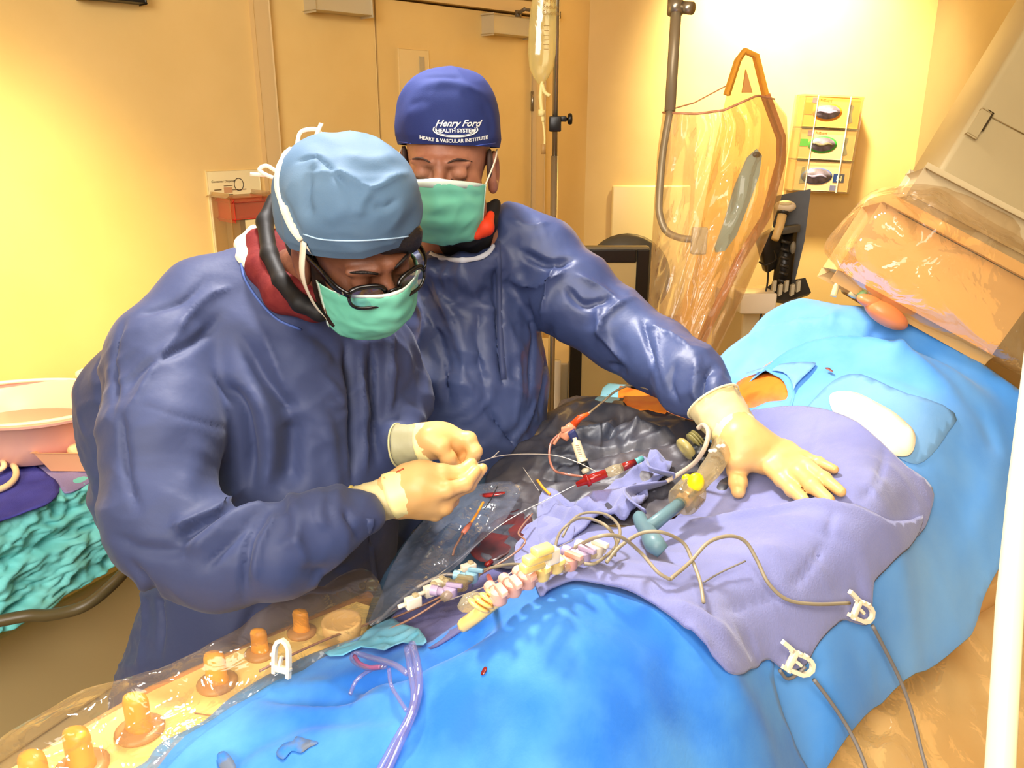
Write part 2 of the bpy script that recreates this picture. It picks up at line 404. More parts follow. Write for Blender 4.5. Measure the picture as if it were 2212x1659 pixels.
ob('wall_side', bx(-4.3, -4.2, -2.5, 2.6, 0, 2.95), M_wall2, kind='structure', smooth=False)
# door frame and the two leaves
o = wslab('trim_1', sA - .07, sA - .008, 0, dtop + .06, .025, .10, M_trim, kind='structure', bev=.004)
o = wslab('trim_2', sC + .006, sC + .07, 0, dtop + .06, .025, .10, M_trim, kind='structure', bev=.004)
o = wslab('trim_3', sA - .008, sC + .006, dtop + .008, dtop + .06, .025, .10, M_trim, kind='structure', bev=.004)
o = wslab('wall_left', sA - .1, sC + .1, 0, dtop + .1, -.10, .02, M_black, kind='structure')  # black backing added behind the leaves, paints the shade in the door gaps
d1 = wslab('door_1', sA, sB - .004, .01, dtop, .0, .045, M_door, kind='structure', bev=.002)
d2 = wslab('door_2', sB + .004, sC, .01, dtop, .0, .045, M_door, kind='structure', bev=.002)
hz = ow(592, 207)[2]
for z in (hz, hz - 1.15, hz + .35):
    ob('hinge', lathe([(.008, 0), (.008, .085)], wp(sA - .003, z - .04, .006), (0, 0, 1), 10), M_steel, d1)
for z in (hz, hz - .95): ob('hinge', lathe([(.008, 0), (.008, .085)], wp(sC + .003, z - .04, .006), (0, 0, 1), 10), M_steel, d2)
pz = ow(900, 160)
ob('push_plate', box(wp(s_of(893, 165), pz[2], .003), wt * .075, wn * .004, (0, 0, .09), .002), mat('plate_cream', (244, 216, 150), .35), d2, smooth=False)
ob('plate_slot', box(wp(s_of(909, 165), pz[2] - .01, .008), wt * .012, wn * .003, (0, 0, .075), .001), M_grey, d2, smooth=False)
# door closers
M_closer = mat('closer_grey', (206, 190, 150), .45)
def closer(pxa, pxb, ytop, ybot, arm, label):
    sa, sb = s_of(pxa, ytop), s_of(pxb, ytop); zt, zb = ow(pxa, ytop)[2], ow(pxa, ybot)[2]
    e = empty('door_closer', tuple(wp((sa + sb) / 2, zb, .03)), label, 'door closer', 'door closers above the double doors')
    ob('closer_body', box(wp((sa + sb) / 2, (zt + zb) / 2, .035), wt * (sb - sa) / 2, wn * .034, (0, 0, (zt - zb) / 2), .008), M_closer, e, auto=40)
    a0 = wp((sa + sb) / 2 + .05, zt + .02, .045)
    ob('spindle', lathe([(.014, -.02), (.014, .012)], a0, (0, 0, 1), 12), M_steel2, e)
    p1 = wp(arm[0], zt + .02, .16); p2 = wp(arm[1], zt + .035, .03)
    ob('arm', tube([a0, p1], .008, 8), M_steel2, e); ob('arm', tube([p1, p2], .007, 8), M_steel2, e)
    ob('arm_bracket', box(p2, wt * .03, wn * .015, (0, 0, .012), .003), M_steel2, e)
    return e
closer(652, 775, -45, 24, (s_of(700, 0) - .1, s_of(640, 0)), 'grey door closer box at the top of the left door leaf')
closer(1040, 1130, 34, 74, (s_of(1075, 20), s_of(1185, 20)), 'grey door closer with folded arm on the right door leaf')
# dark screen top left
e = empty('wall_screen', tuple(ow(225, -60)), 'black wall-mounted screen cut by the top left of the frame', 'screen')
a, b = s_of(165, 0), s_of(300, 10); z0 = ow(230, 4)[2]
ob('screen_housing', box(wp((a + b) / 2, z0 + .16, .03), wt * (b - a) / 2, wn * .025, (0, 0, .16), .004), M_black, e, smooth=False)
ob('screen_glass', box(wp((a + b) / 2, z0 + .16, .057), wt * ((b - a) / 2 - .015), wn * .002, (0, 0, .145), .001), mat('screen_dark', (50, 44, 30), .12), e, smooth=False)
# sharps container on its wall plate
M_clear = film('clear_case', (245, 235, 215), .35, .12, .1, (225, 195, 150), 8, .2)
spx = lambda x, y: s_of(x, y)
S0, S1 = s_of(446, 400), s_of(560, 400); zt = ow(500, 368)[2]; zb = zt - .62
e = empty('sharps_container', tuple(wp(spx(500, 480), zb, .06)), 'clear sharps container with red lid mounted on a pale wall plate', 'sharps container')
ob('wall_plate', box(wp((S0 + S1) / 2, (zt + zb) / 2, .004), wt * (S1 - S0) / 2, wn * .004, (0, 0, (zt - zb) / 2), .002), mat('plate_white', (250, 236, 180), .4), e, smooth=False)
c0, c1 = s_of(458, 470), s_of(545, 470); zc = ow(500, 420)[2]; cs = (c0 + c1) / 2; cw = (c1 - c0) / 2
ob('clear_case', box(wp(cs, zc - .17, .07), wt * cw, wn * .055, (0, 0, .17), .015, 3), M_clear, e, auto=50)
ob('inner_bin', box(wp(cs + .01, zc - .19, .068), wt * (cw - .03), wn * .04, (0, 0, .14), .01), mat('bin_grey', (178, 165, 138), .4), e, auto=50)
ob('red_lid', box(wp(cs + .008, zc - .045, .068), wt * (cw - .012), wn * .05, (0, 0, .028), .012, 3), mat('red_lid', (225, 60, 45), .3), e, auto=50)
ob('lid_top', box(wp(cs + .008, zc - .018, .06), wt * (cw - .02), wn * .035, (0, 0, .012), .006), mat('lid_orange', (248, 120, 80), .3), e, auto=50)
ob('warning_label', box(wp(cs + .035, zc - .095, .1265), wt * .055, wn * .001, (0, 0, .018), 0), mat('label_paper', (250, 230, 170), .6), e, smooth=False)
ob('round_seal', lathe([(.03, 0), (.03, .004)], wp(cs + .0, zc - .165, .110), wn, 20), mat('seal_red', (214, 60, 70), .4), e)
ob('round_seal', lathe([(.024, 0), (.024, .003)], wp(cs - .03, zc - .16, .109), wn, 20), mat('seal_dark', (120, 96, 76), .4), e)
rc = wp(s_of(513, 398), ow(513, 398)[2], .009)
ob('printed_ring', tube([rc + wt * .017 * math.cos(t) + np.array([0, 0, .021 * math.sin(t)]) for t in np.linspace(0, 2 * math.pi, 25)[:-1]], .0012, 5, True), M_black, e)
M_ink = mat('brown_ink', (110, 84, 40), .6)
ob('printed_line', join(box(wp(s_of(513, 409), ow(513, 409)[2], .009), wt * .028, wn * .0006, (0, 0, .0012)), box(wp(s_of(468, 410), ow(468, 410)[2], .009), wt * .013, wn * .0006, (0, 0, .0016)), box(wp(s_of(490, 401), ow(490, 401)[2], .009), wt * .016, wn * .0006, (0, 0, .001)), box(wp(s_of(490, 420), ow(490, 420)[2], .009), wt * .018, wn * .0006, (0, 0, .001))), M_ink, e, smooth=False)
ob('printed_symbol', box(wp(s_of(490, 410), ow(490, 410)[2], .009), wt * .015, wn * .0008, (0, 0, .009)), mat('ink_block', (208, 160, 110), .6), e, smooth=False)
def text_mesh(s, size, M, bold=0, align='CENTER', shear=0, ext=.0003):
    c = bpy.data.curves.new('t', 'FONT'); c.body = s; c.size = size; c.align_x = align; c.extrude = ext; c.offset = bold; c.shear = shear; c.resolution_u = 3
    o = bpy.data.objects.new('t', c); COL.objects.link(o); dg = bpy.context.evaluated_depsgraph_get()
    me = bpy.data.meshes.new_from_object(o.evaluated_get(dg)); v = np.array([tuple(q.co) for q in me.vertices]); f = [list(p.vertices) for p in me.polygons]
    bpy.data.objects.remove(o); bpy.data.meshes.remove(me); bpy.data.curves.remove(c); return v, f
def place_text(vf, c, ex, ey, ez): v, f = vf; return np.array(c) + v[:, :1] * np.array(ex) + v[:, 1:2] * np.array(ey) + v[:, 2:3] * np.array(ez), f
tc = wp(s_of(479, 391), ow(479, 391)[2] - .004, .009)
ob('printed_heading', place_text(text_mesh('Container Disposal', .011, None), tc, wt, (0, 0, 1), wn), M_ink, e, smooth=False)
# glove boxes in an acrylic rack on the back wall
def ob2(px, py, out): p = onp(px, py, np.array([0, BY - out, 0]), np.array([0, 1, 0])); return p
rk_c = ob2(1778, 312, .06)
M_acr = film('clear_acrylic', (252, 248, 235), .06, .10, .05, (255, 248, 225), 3, .05)
tilt = .045; ex = np.array([math.cos(tilt), 0, -math.sin(tilt)]); ez = np.array([math.sin(tilt), 0, math.cos(tilt)]); ey = np.array([0, -1., 0])
rack = empty('glove_box_rack', tuple(rk_c - ez * .2), 'clear acrylic rack on the yellow wall holding three glove boxes', 'rack')
def rp(a, b, c=0): return rk_c + ex * a + ez * b + ey * c
hw = .125; hh = .198
ob('back_plate', box(rp(0, 0, -.052), ex * (hw + .01), ey * .0025, ez * hh, .001), M_acr, rack, smooth=False)
for z in (-hh, -hh / 3, hh / 3, hh): ob('shelf', box(rp(0, z, 0), ex * hw, ey * .05, ez * .002, .0008), M_acr, rack, smooth=False)
for s in (-1, 1): ob('side_plate', box(rp(s * hw, 0, 0), ex * .002, ey * .05, ez * hh, .0008), M_acr, rack, smooth=False)
M_edge = mat('acrylic_edge', (255, 250, 225), .2, .6)
for s in (-1, 1):
    ob('front_lip', box(rp(s * (hw - .028), 0, .05), ex * .028, ey * .0015, ez * hh, .0005), M_acr, rack, smooth=False)
    ob('bright_edge', box(rp(s * (hw - .056), 0, .0505), ex * .0018, ey * .0018, ez * hh, 0), M_edge, rack, smooth=False, label='bright cut edge of the acrylic lip')
cols = [((255, 165, 40), (248, 190, 90), 'orange-marked glove box, topmost in the acrylic wall rack'), ((70, 200, 70), (236, 200, 140), 'green-ringed glove box, middle of the acrylic wall rack'), ((90, 110, 170), (238, 204, 150), 'blue M glove box, lowest in the acrylic wall rack')]
M_slit = mat('glove_dark', (105, 92, 92), .4, .5, (150, 140, 160), 30)
for i, (c, base, lab) in enumerate(cols):
    z = hh * 2 / 3 * (1 - i); gb = empty('glove_box', tuple(rp(0, z - .06)), lab, 'glove box', 'glove boxes in the wall rack')
    Mb = mat('glove_carton_%d' % i, base, .6); Mc = mat('glove_mark_%d' % i, c, .5)
    ob('carton', box(rp(.002, z, -.002), ex * .118, ey * .042, ez * .061, .002), Mb, gb, smooth=False)
    off = -.018 if i < 2 else -.022
    ob('ring', lathe([(.0, 0), (.034, .0), (.034, .0015)], rp(off, z, .0405), ey, 28, 1.85 if i < 2 else 2.0, 1.02, (0, 0, 1)), Mc, gb)
    ob('opening', lathe([(.0, 0), (.0285, 0), (.0285, .001)], rp(off, z, .0425), ey, 28, 1.9 if i < 2 else 2.15, 1.0 if i < 2 else 1.1, (0, 0, 1)), M_slit, gb)
    rr = random.Random(i); gl = [rp(off - .045 + .09 * t, z + .004 * math.sin(9 * t + i), .046) for t in np.linspace(0, 1, 9)]
    ob('glove_fold', tube(gl, [.001, .004, .006, .007, .005, .007, .006, .004, .001], 6), mat('glove_lilac_%d' % (i % 2), (150, 140, 165) if i != 1 else (120, 110, 84), .35), gb)
    if i < 2:
        ob('colour_tab', box(rp(-.098, z + (.012 if i == 0 else .005), .0408), ex * .017, ey * .0008, ez * (.024 if i == 0 else .015)), Mc, gb, smooth=False)
        ob('brand_square', box(rp(-.075, z + .045, .0408), ex * .012, ey * .0008, ez * .011), mat('lilac_ink', (170, 140, 185), .5), gb, smooth=False)
        ob('lettering', place_text(text_mesh('FitGuard', .014, None), rp(-.03, z + .042, .041), ex, ez, ey), mat('ink_orange', (190, 130, 60), .5), gb, smooth=False)
        ob('hand_picture', prism([rp(.07, z + .035, .0415), rp(.09, z + .03, .0415), rp(.085, z - .005, .0415), rp(.095, z - .035, .0415), rp(.075, z - .045, .0415), rp(.066, z - .01, .0415)], ey, .001), mat('picture_grey', (150, 150, 130), .6), gb, smooth=False)
    else:
        ob('size_tab', box(rp(.075, z - .005, .0408), ex * .024, ey * .0008, ez * .018), mat('navy_ink', (30, 60, 120), .5), gb, smooth=False)
        ob('size_letter', place_text(text_mesh('M', .03, None, .001), rp(.077, z + .005, .042), -ex, -ez, ey), M_edge, gb, smooth=False)
        ob('brand_square', box(rp(.055, z - .047, .0408), ex * .013, ey * .0008, ez * .011), mat('slate_ink', (120, 120, 150), .5), gb, smooth=False)
        ob('hand_picture', prism([rp(-.09, z + .035, .0415), rp(-.075, z + .04, .0415), rp(-.08, z + .0, .0415), rp(-.07, z - .03, .0415), rp(-.095, z - .035, .0415)], ey, .001), mat('picture_grey', (150, 150, 130), .6), gb, smooth=False)
for e_ in [rack] + [o_ for o_ in COL.objects if o_.name.startswith('glove_box') and o_.type == 'EMPTY' and o_ is not rack]:
    e_.location = tuple(rk_c + (np.array(e_.location) - rk_c) * 1.14); e_.scale = (1.14,) * 3
# pale board on back wall
e = ob('wall_board', box(ob2(1400, 545, .02), (.20, 0, 0), (0, .012, 0), (0, 0, .34), .012, 3), mat('board_cream', (246, 220, 150), .35), auto=50, label='pale cream board on the back wall behind the round chair back', cat='board')
# framed screen, round chair back
def up(px, py, d): return V(px, py, d)
e = empty('monitor', tuple(V(1310, 1050, 2.75)), 'black-framed monitor with a pale screen behind the raised blue sleeve', 'monitor')
tl, br = V(1235, 533, 2.75), V(1404, 850, 2.75); w = (br[0] - tl[0]) / 2; hgt = .30; c = np.array([(tl[0] + br[0]) / 2, tl[1], tl[2] - hgt])
ob('housing', box(c + (0, .02, 0), (w, 0, 0), (0, .02, 0), (0, 0, hgt), .006), mat('monitor_back', (128, 116, 84), .4), e, smooth=False)
for s in (-1, 1): ob('bezel', box(c + (s * (w - .022), -.004, 0), (.021, 0, 0), (0, .006, 0), (0, 0, hgt - .008), .003), M_black, e, smooth=False)
for s in (-1, 1): ob('bezel', box(c + (0, -.004, s * (hgt - .03)), (w - .045, 0, 0), (0, .0055, 0), (0, 0, .022), .003), M_black, e, smooth=False)
ob('screen', box(c + (0, -.001, 0), (w - .04, 0, 0), (0, .002, 0), (0, 0, hgt - .05), 0), mat('screen_pale', (216, 196, 140), .25, .6, (190, 168, 112), 2), e, smooth=False)
ob('stand_post', tube([c + (0, .03, -hgt + .05), np.array([c[0], c[1] + .03, .02])], .02, 10), M_dark, e)
ob('stand_base', lathe([(.2, 0), (.2, .015), (.03, .03)], (c[0], c[1] + .03, .0), (0, 0, 1), 20), M_dark, e)
e = empty('round_chair', tuple(V(1352, 900, 3.1)), 'dark grey round chair back behind the black-framed monitor', 'chair')
rc = V(1352, 600, 3.3)
ob('backrest', lathe([(.0, -.02), (.12, -.02), (.168, -.01), (.176, .01), (.16, .03), (.1, .036), (0, .036)], rc, (0, -1, .08), 32), mat('chair_shell', (92, 90, 80), .3), e)
ob('chair_post', tube([rc + (0, .03, -.1), (rc[0], rc[1] + .05, .45)], .02, 8), M_dark, e)
ob('seat', lathe([(0, 0), (.2, 0), (.21, .02), (.2, .05), (0, .06)], (rc[0], rc[1] + .1, .42), (0, 0, 1), 24), M_dark, e)
ob('chair_base', lathe([(.25, 0), (.24, .02), (.03, .05), (.025, .42), ], (rc[0], rc[1] + .1, 0), (0, 0, 1), 16), M_dark, e)
# equipment column seen below the sleeve
e = empty('equipment_cabinet', tuple(V(1250, 1200, 2.6)), 'cream equipment cabinet with black edge strip below the raised blue sleeve', 'cabinet')
a = V(1178, 700, 3.0); b = V(1262, 700, 3.0)
ob('body', bx(a[0] - .25, b[0] + .22, a[1] + .02, a[1] + .4, .02, .862, .006), M_cream, e, smooth=False)
ob('corner_post', tube([(a[0] + .035, a[1] - .01, .02), (a[0] + .035, a[1] - .01, .88)], .025, 12), M_white, e)
ob('edge_strip', bx(b[0] - .055, b[0] - .015, a[1] - .005, a[1] + .02, .02, .87, .003), M_black, e, smooth=False)
ob('small_sticker', bx(a[0] + .005, a[0] + .018, a[1] - .034, a[1] - .031, .78, .83), mat('sticker_blue', (50, 110, 200), .4), e, smooth=False)
# IV pole with clamp and bag
PD = 2.35; pt, pb = V(1203, 0, PD), V(1195, 450, PD)
pb = np.array([pt[0], pt[1], 0]); px_ = pt[0]; py_ = pt[1]
e = empty('iv_pole', (px_, py_, 0), 'thin steel drip pole with a black clamp behind the dark-capped surgeon', 'pole')
ob('lower_tube', tube([(px_, py_, .1), (px_, py_, 1.62)], .011, 14), M_steel, e)
ob('upper_tube', tube([(px_, py_, 1.6), (px_, py_, 2.6)], .0085, 14), M_steel, e)
cz = V(1198, 268, PD)[2]
ob('clamp', join(box((px_, py_ - .002, cz), (.018, 0, 0), (0, .016, 0), (0, 0, .022), .004), box((px_ + .022, py_ - .002, cz + .014), (.012, 0, 0), (0, .01, 0), (0, 0, .008), .003)), M_black, e, auto=40)
ob('clamp_knob', lathe([(.004, -.012), (.004, 0), (.015, .002), (.017, .008), (.015, .014), (0, .016)], (px_ + .036, py_ - .002, cz + .014), (1, 0, 0), 14), M_black, e)
ob('hook', wire([(px_, py_, 2.6), (px_ - .03, py_, 2.63), (px_ - .07, py_, 2.6), (px_ - .08, py_, 2.55)], .004), M_steel, e)
for k in range(5):
    t = 2 * math.pi * k / 5; ob('base_leg', tube([(px_, py_, .11), (px_ + .2 * math.cos(t), py_ + .2 * math.sin(t), .05)], .012, 8), M_steel, e)
    ob('caster', lathe([(.025, -.01), (.025, .01)], (px_ + .21 * math.cos(t), py_ + .21 * math.sin(t), .025), (math.sin(t), -math.cos(t), 0), 12), M_black, e)
M_bag = film('iv_bag_film', (255, 250, 225), .4, .2, .08, (255, 250, 190), 10, .6)
e = empty('iv_bag', tuple(V(1170, 175, PD - .06)), 'clear fluid bag hanging from the thin steel drip pole', 'fluid bag')
bc = V(1172, 70, PD - .05); k_ = PD / F
prf = [(0.001, -105), (6, -102), (16, -90), (26, -70), (30, -40), (30, 0), (28, 40), (23, 75), (17, 105), (12, 125)]
v, f = lathe([(r * k_, h * k_) for r, h in prf], bc, (0.03, 0, 1), 26, .98, .42, (0, 1, 0)); ob('bag', (v, f), M_bag, e)
b0 = bc - np.array([0, 0, 104 * k_])
ob('outlet_port', wire([b0 + (0, 0, .01), b0 + (-.004, 0, -.03), b0 + (0, 0, -.07), b0 + (.004, 0, -.1)], .0055, 8), mat('port_cream', (252, 236, 160), .4), e)
ob('outlet_port', wire([b0 + (0, 0, 0), b0 + (.008, 0, -.02), b0 + (.022, 0, -.03)], .0055, 8), MATS['port_cream'], e)
ob('port_cap', lathe([(.009, 0), (.010, .018)], b0 + (-.002, 0, -.085), (.1, 0, 1), 12), MATS['port_cream'], e)
ob('drip_tube', wire([b0 + (.004, 0, -.1), b0 + (.009, 0, -.14), b0 + (.009, 0, -.165)], .003, 8), MATS['port_cream'], e)
ob('tube_cap', lathe([(.007, 0), (.007, .028)], b0 + (.006, 0, -.19), (0, 0, 1), 10), mat('tube_tan', (190, 150, 90), .4), e)
tx = text_mesh('500 mL\n0.9%\nSodium\nChloride', .016, None)
ob('printed_text', place_text(tx, bc + (.019, -.019, .09), (.9, .35, 0), (-.1, 0, 1), (0, -1, 0)), mat('bag_ink', (150, 120, 60), .6), e, smooth=False)
sc_ = [box(bc + (.01, -.0205, -.045 + .012 * i), (.006 + .002 * (i % 2), 0, 0), (0, .0004, 0), (0, 0, .0008)) for i in range(6)]
ob('printed_scale', join(*sc_), MATS['bag_ink'], e, smooth=False)
# ================================================================== lead shield on its hanging rod
D_S = 2.15
M_rod = mat('rod_steel', (150, 134, 104), .4, .5, metal=.35)
rod = empty('ceiling_arm', tuple(V(1430, 480, D_S)), 'hanging steel rod with knob collar ending in an L bend inside the plastic cover', 'hanging rod')
rt = [V(1462, -60, D_S), V(1440, 240, D_S), V(1424, 420, D_S), V(1420, 455, D_S), V(1428, 485, D_S), V(1452, 508, D_S), V(1500, 517, D_S)]
ob('upper_rod', tube([V(1466, -60, D_S), V(1447, 240, D_S)], .0145, 12), M_rod, rod)
ob('bent_rod', tube(cat_rom([V(1448, 235, D_S), V(1432, 330, D_S), V(1424, 430, D_S), V(1426, 468, D_S), V(1440, 500, D_S), V(1470, 514, D_S), V(1500, 517, D_S)], 5), .0095, 12), M_rod, rod)
ob('collar', tube([V(1460, -2, D_S), V(1458, 30, D_S)], .021, 14), M_steel, rod)
ob('collar_knob', tube([V(1472, 16, D_S), V(1496, 18, D_S - .02)], .016, 14), M_steel, rod)
ob('end_bracket', box(V(1510, 520, D_S), (.02, 0, 0), (0, .01, 0), (0, 0, .035), .004), M_grey, rod)
sh = empty('radiation_shield', tuple(V(1560, 760, D_S + .05)), 'tall clear leaded shield with orange-brown edge inside a plastic cover', 'shield')
out = [(1500, 770), (1600, 560), (1655, 470), (1688, 350), (1690, 300), (1655, 205), (1634, 118), (1612, 110), (1598, 130), (1575, 200), (1545, 330), (1500, 600), (1420, 780)]
nS = np.array([.25, -1, .05]); QS = V(1600, 400, D_S + .12)
M_lead = film('leaded_acrylic', (255, 246, 222), .14, .04, .05, (255, 205, 130), 3, .1)
M_leadedge = mat('acrylic_edge_orange', (216, 140, 80), .3, .5)
po = [onp(x, y, QS, nS) for x, y in out]
ob('panel', prism(po, nS, .012), M_lead, sh, smooth=False)
edge = [(1500, 775), (1600, 562), (1657, 470), (1690, 350), (1691, 298), (1657, 205), (1636, 120), (1612, 109), (1597, 130), (1573, 205)]
ep = [onp(x, y, QS, nS) for x, y in edge]
nn_ = nS / np.linalg.norm(nS)
def ribbon(pts, w, th, nrm):
    P = np.array(pts); vs = []; fs = []
    for i, p in enumerate(P):
        a = P[max(i - 1, 0)]; b = P[min(i + 1, len(P) - 1)]; t = (b - a) / np.linalg.norm(b - a); s = np.cross(t, nrm)
        for (c, d) in ((-1, 0), (1, 0), (1, -1), (-1, -1)): vs.append(p + s * w * c + nrm * th * d)
    for i in range(len(P) - 1):
        for k in range(4): fs.append([i * 4 + k, i * 4 + (k + 1) % 4, i * 4 + 4 + (k + 1) % 4, i * 4 + 4 + k])
    fs += [[3, 2, 1, 0], [len(P) * 4 - 4 + k for k in range(4)]]
    return np.array(vs), fs
ob('edge_band', ribbon(ep[:6], .0105, .016, nn_), M_leadedge, sh, smooth=False, label='orange-brown thick edge')
ob('edge_band', ribbon(ep[5:], .007, .016, nn_), mat('edge_gold', (240, 170, 60), .3), sh, smooth=False)
ob('slot_plate', prism([onp(x, y, QS - nn_ * -.004, nS) for x, y in ((1612, 150), (1626, 200), (1604, 200))], nS, .006), mat('slot_tan', (222, 160, 90), .5), sh, smooth=False)
hd = [onp(x, y, QS + nn_ * .01, nS) for x, y in ((1636, 322), (1646, 336), (1640, 380), (1618, 440), (1590, 510), (1566, 542), (1548, 545), (1546, 535), (1566, 480), (1590, 400), (1616, 340))]
ob('handle_strip', prism(hd, nS, .008), mat('strip_blue', (160, 186, 178), .4), sh, smooth=False)
ob('handle_hole', lathe([(0, 0), (.012, 0), (.012, .003)], onp(1634, 334, QS + nn_ * .012, nS), nn_, 14, 1, .6), M_dark, sh)
# plastic cover around shield
M_cov = film('cover_film', (255, 250, 242), .15, .07, .08, (255, 226, 180), 9, 1.0)
cov = empty('plastic_shield_cover', tuple(V(1540, 780, D_S)), 'crinkled clear plastic cover hanging over the leaded shield and rod', 'plastic cover')
def sheet_px(cols_, rows_, fn):
    vs = [fn(i / cols_, j / rows_) for j in range(rows_ + 1) for i in range(cols_ + 1)]
    fs = [[j * (cols_ + 1) + i, j * (cols_ + 1) + i + 1, (j + 1) * (cols_ + 1) + i + 1, (j + 1) * (cols_ + 1) + i] for j in range(rows_) for i in range(cols_)]
    return np.array(vs), fs
Lx = lambda v: np.interp(v, [0, .15, .45, .75, 1], [1432, 1420, 1410, 1400, 1392]); Rx = lambda v: np.interp(v, [0, .06, .18, .35, .5, .75, 1], [1672, 1700, 1702, 1690, 1662, 1600, 1530])
Ty = lambda u: np.interp(u, [0, .3, .55, .85, 1], [243, 246, 238, 206, 214])
def covf(dd, amp, sd):
    def fn(u, v):
        x = Lx(v) * (1 - u) + Rx(v) * u; y = Ty(u) * (1 - v) + 800 * v; w = math.sin(math.pi * min(max(u, 0), 1)) ** .5
        n_ = noise.noise(Vector((u * 5 + sd, v * 2.2, sd))) + .5 * (1 - 2 * abs(noise.noise(Vector((u * 9 + v * 3, v * 5, sd + 3)))))
        return V(x, y, D_S + .06 + dd * w + amp * n_ * (.3 + w))
    return fn
ob('front_sheet', sheet_px(60, 90, covf(-.13, .022, 1)), M_cov, cov)
ob('back_sheet', sheet_px(40, 60, covf(.14, .022, 5)), M_cov, cov)
def rim(u): 
    p = covf(-.13, .022, 1)(u, 0); return p
loop = [rim(u) for u in np.linspace(0, 1, 30)]
ob('opening_hem', tube(loop, .003, 6), mat('hem_tan', (214, 150, 110), .4), cov)
ob('opening_hem', tube([V(1436, 240, D_S + .1), V(1500, 222, D_S + .14), V(1560, 190, D_S + .16), V(1584, 178, D_S + .15)], .002, 6), MATS['hem_tan'], cov)
# ================================================================== workstation on the right
e = empty('computer_workstation', tuple(V(1690, 640, 2.9)), 'dark upright monitor arm and keyboard base behind the blue draped mound', 'workstation')
D_W = 2.9
pl = [(1700, 424), (1752, 408), (1720, 610), (1672, 625), (1656, 560), (1668, 470)]
nW = np.array([-.35, -1, .1]); QW = V(1700, 520, D_W)
ob('screen_back', prism([onp(x, y, QW, nW) for x, y in ((1672, 424), (1752, 408), (1738, 520), (1716, 612), (1682, 622), (1668, 520))], nW, .03), M_dark, e, smooth=False)
ob('arm_column', tube([V(1702, 500, D_W - .06), V(1688, 620, D_W - .06)], .032, 10), M_black, e)
for i in range(6): ob('arm_rib', tube([V(1688 - i * 1.2, 520 + i * 17, D_W - .1), V(1706 - i * 1.2, 526 + i * 17, D_W - .1)], .006, 6), M_dark, e)
ob('cradle', box(V(1664, 540, D_W - .05), (.032, 0, .02), (0, .03, 0), (-.02, 0, .06), .01), M_black, e)
ob('bracket', box(V(1706, 495, D_W - .1), (.03, 0, .005), (0, .02, 0), (0, 0, .012), .003), mat('bracket_grey', (88, 84, 74), .35), e)
ob('adjust_knob', ellipsoid(V(1713, 535, D_W - .1), (.01, 0, .0), (0, .01, 0), (0, 0, .022), 12, 8), mat('knob_grey', (130, 122, 104), .4), e)
ob('base_plate', prism([V(x, y, D_W - .05) for x, y in ((1630, 640), (1668, 612), (1740, 600), (1752, 632), (1700, 650))], (0, -1, .6), .03), M_dark, e, smooth=False)
kb = [box(V(1672 + i * 13, 618 + (i % 2) * 8, D_W - .12), (.006, 0, .003), (0, .01, 0), (0, 0, .018), .002) for i in range(5)]
for i, k in enumerate(kb): ob('clamp_plate', k, mat('plate_pale', (196, 186, 158), .35), e, smooth=False)
ob('cable', wire([V(1660, 570, D_W - .1), V(1658, 610, D_W - .12), V(1650, 650, D_W - .12), V(1640, 700, D_W - .12)], .0035), M_black, e)
ob('cable', wire([V(1640, 566, D_W - .1), V(1655, 572, D_W - .12), V(1676, 560, D_W - .12), V(1672, 540, D_W - .1)], .0035), M_black, e)
ob('paper_tray', box(V(1630, 650, D_W - .1), (.06, 0, 0), (0, .05, 0), (0, 0, .035), .006), M_white, e)
ob('cart_body', bx(V(1600, 700, D_W)[0], V(1760, 700, D_W)[0], V(1600, 700, D_W)[1] - .02, V(1600, 700, D_W)[1] + .4, 0.02, V(1600, 660, D_W)[2], .01), M_cream, e, smooth=False)
e = empty('barcode_scanner', tuple(V(1680, 515, D_W - .14)), 'white handheld scanner resting in the dark workstation cradle', 'scanner')
ob('head', ellipsoid(V(1696, 446, D_W - .14), (.036, 0, 0), (0, .03, 0), (0, 0, .02), 18, 10), M_white, e)
ob('window', ellipsoid(V(1696, 440, D_W - .152), (.024, 0, 0), (0, .022, 0), (0, 0, .009), 18, 8), mat('scanner_lens', (246, 232, 190), .15), e)
ob('grip', tube([V(1692, 456, D_W - .14), V(1684, 490, D_W - .15), V(1674, 517, D_W - .16)], [.016, .0145, .013], 12), mat('grip_cream', (246, 214, 150), .35), e)
ob('grip_collar', tube([V(1693, 452, D_W - .14), V(1690, 464, D_W - .14)], .02, 12), M_dark, e)
# ================================================================== x-ray detector and C-arm
M_det = mat('detector_tan', (226, 178, 108), .45, .4, (216, 168, 100), 4); M_dett = mat('detector_grey', (176, 156, 116), .4, .4)
e1 = CV(.857, -.515, .12); e2 = CV(-.45, -.84, -.25); e2 -= e1 * (e1 @ e2); e2 /= np.linalg.norm(e2); e3 = np.cross(e2, e1)
if e3 @ Fv < 0: e3 = -e3
D_D = 1.50; A = V(1921, 447, D_D)
det = empty('xray_detector', tuple(V(2040, 650, D_D)), 'large tan box-shaped x-ray detector wrapped in clear plastic over the patient', 'x-ray detector')
L1, L2, L3 = .135, .070, .1
ob('housing', box(A + e1 * (L1 + .005) + e2 * L2 + e3 * L3, e1 * L1, e2 * L2, e3 * L3, .022, 4), M_det, det, auto=50)
ob('top_plate', box(A + e1 * (L1 + .02) - e2 * .018 + e3 * L3, e1 * (L1 - .005), e2 * .017, e3 * (L3 - .008), .006, 3), M_dett, det, auto=50)
ob('seam_gasket', box(A + e1 * (L1 + .012) - e2 * .0015 + e3 * (L3 - .001), e1 * (L1 - .006), e2 * .002, e3 * L3, .001), M_dark, det, smooth=False)
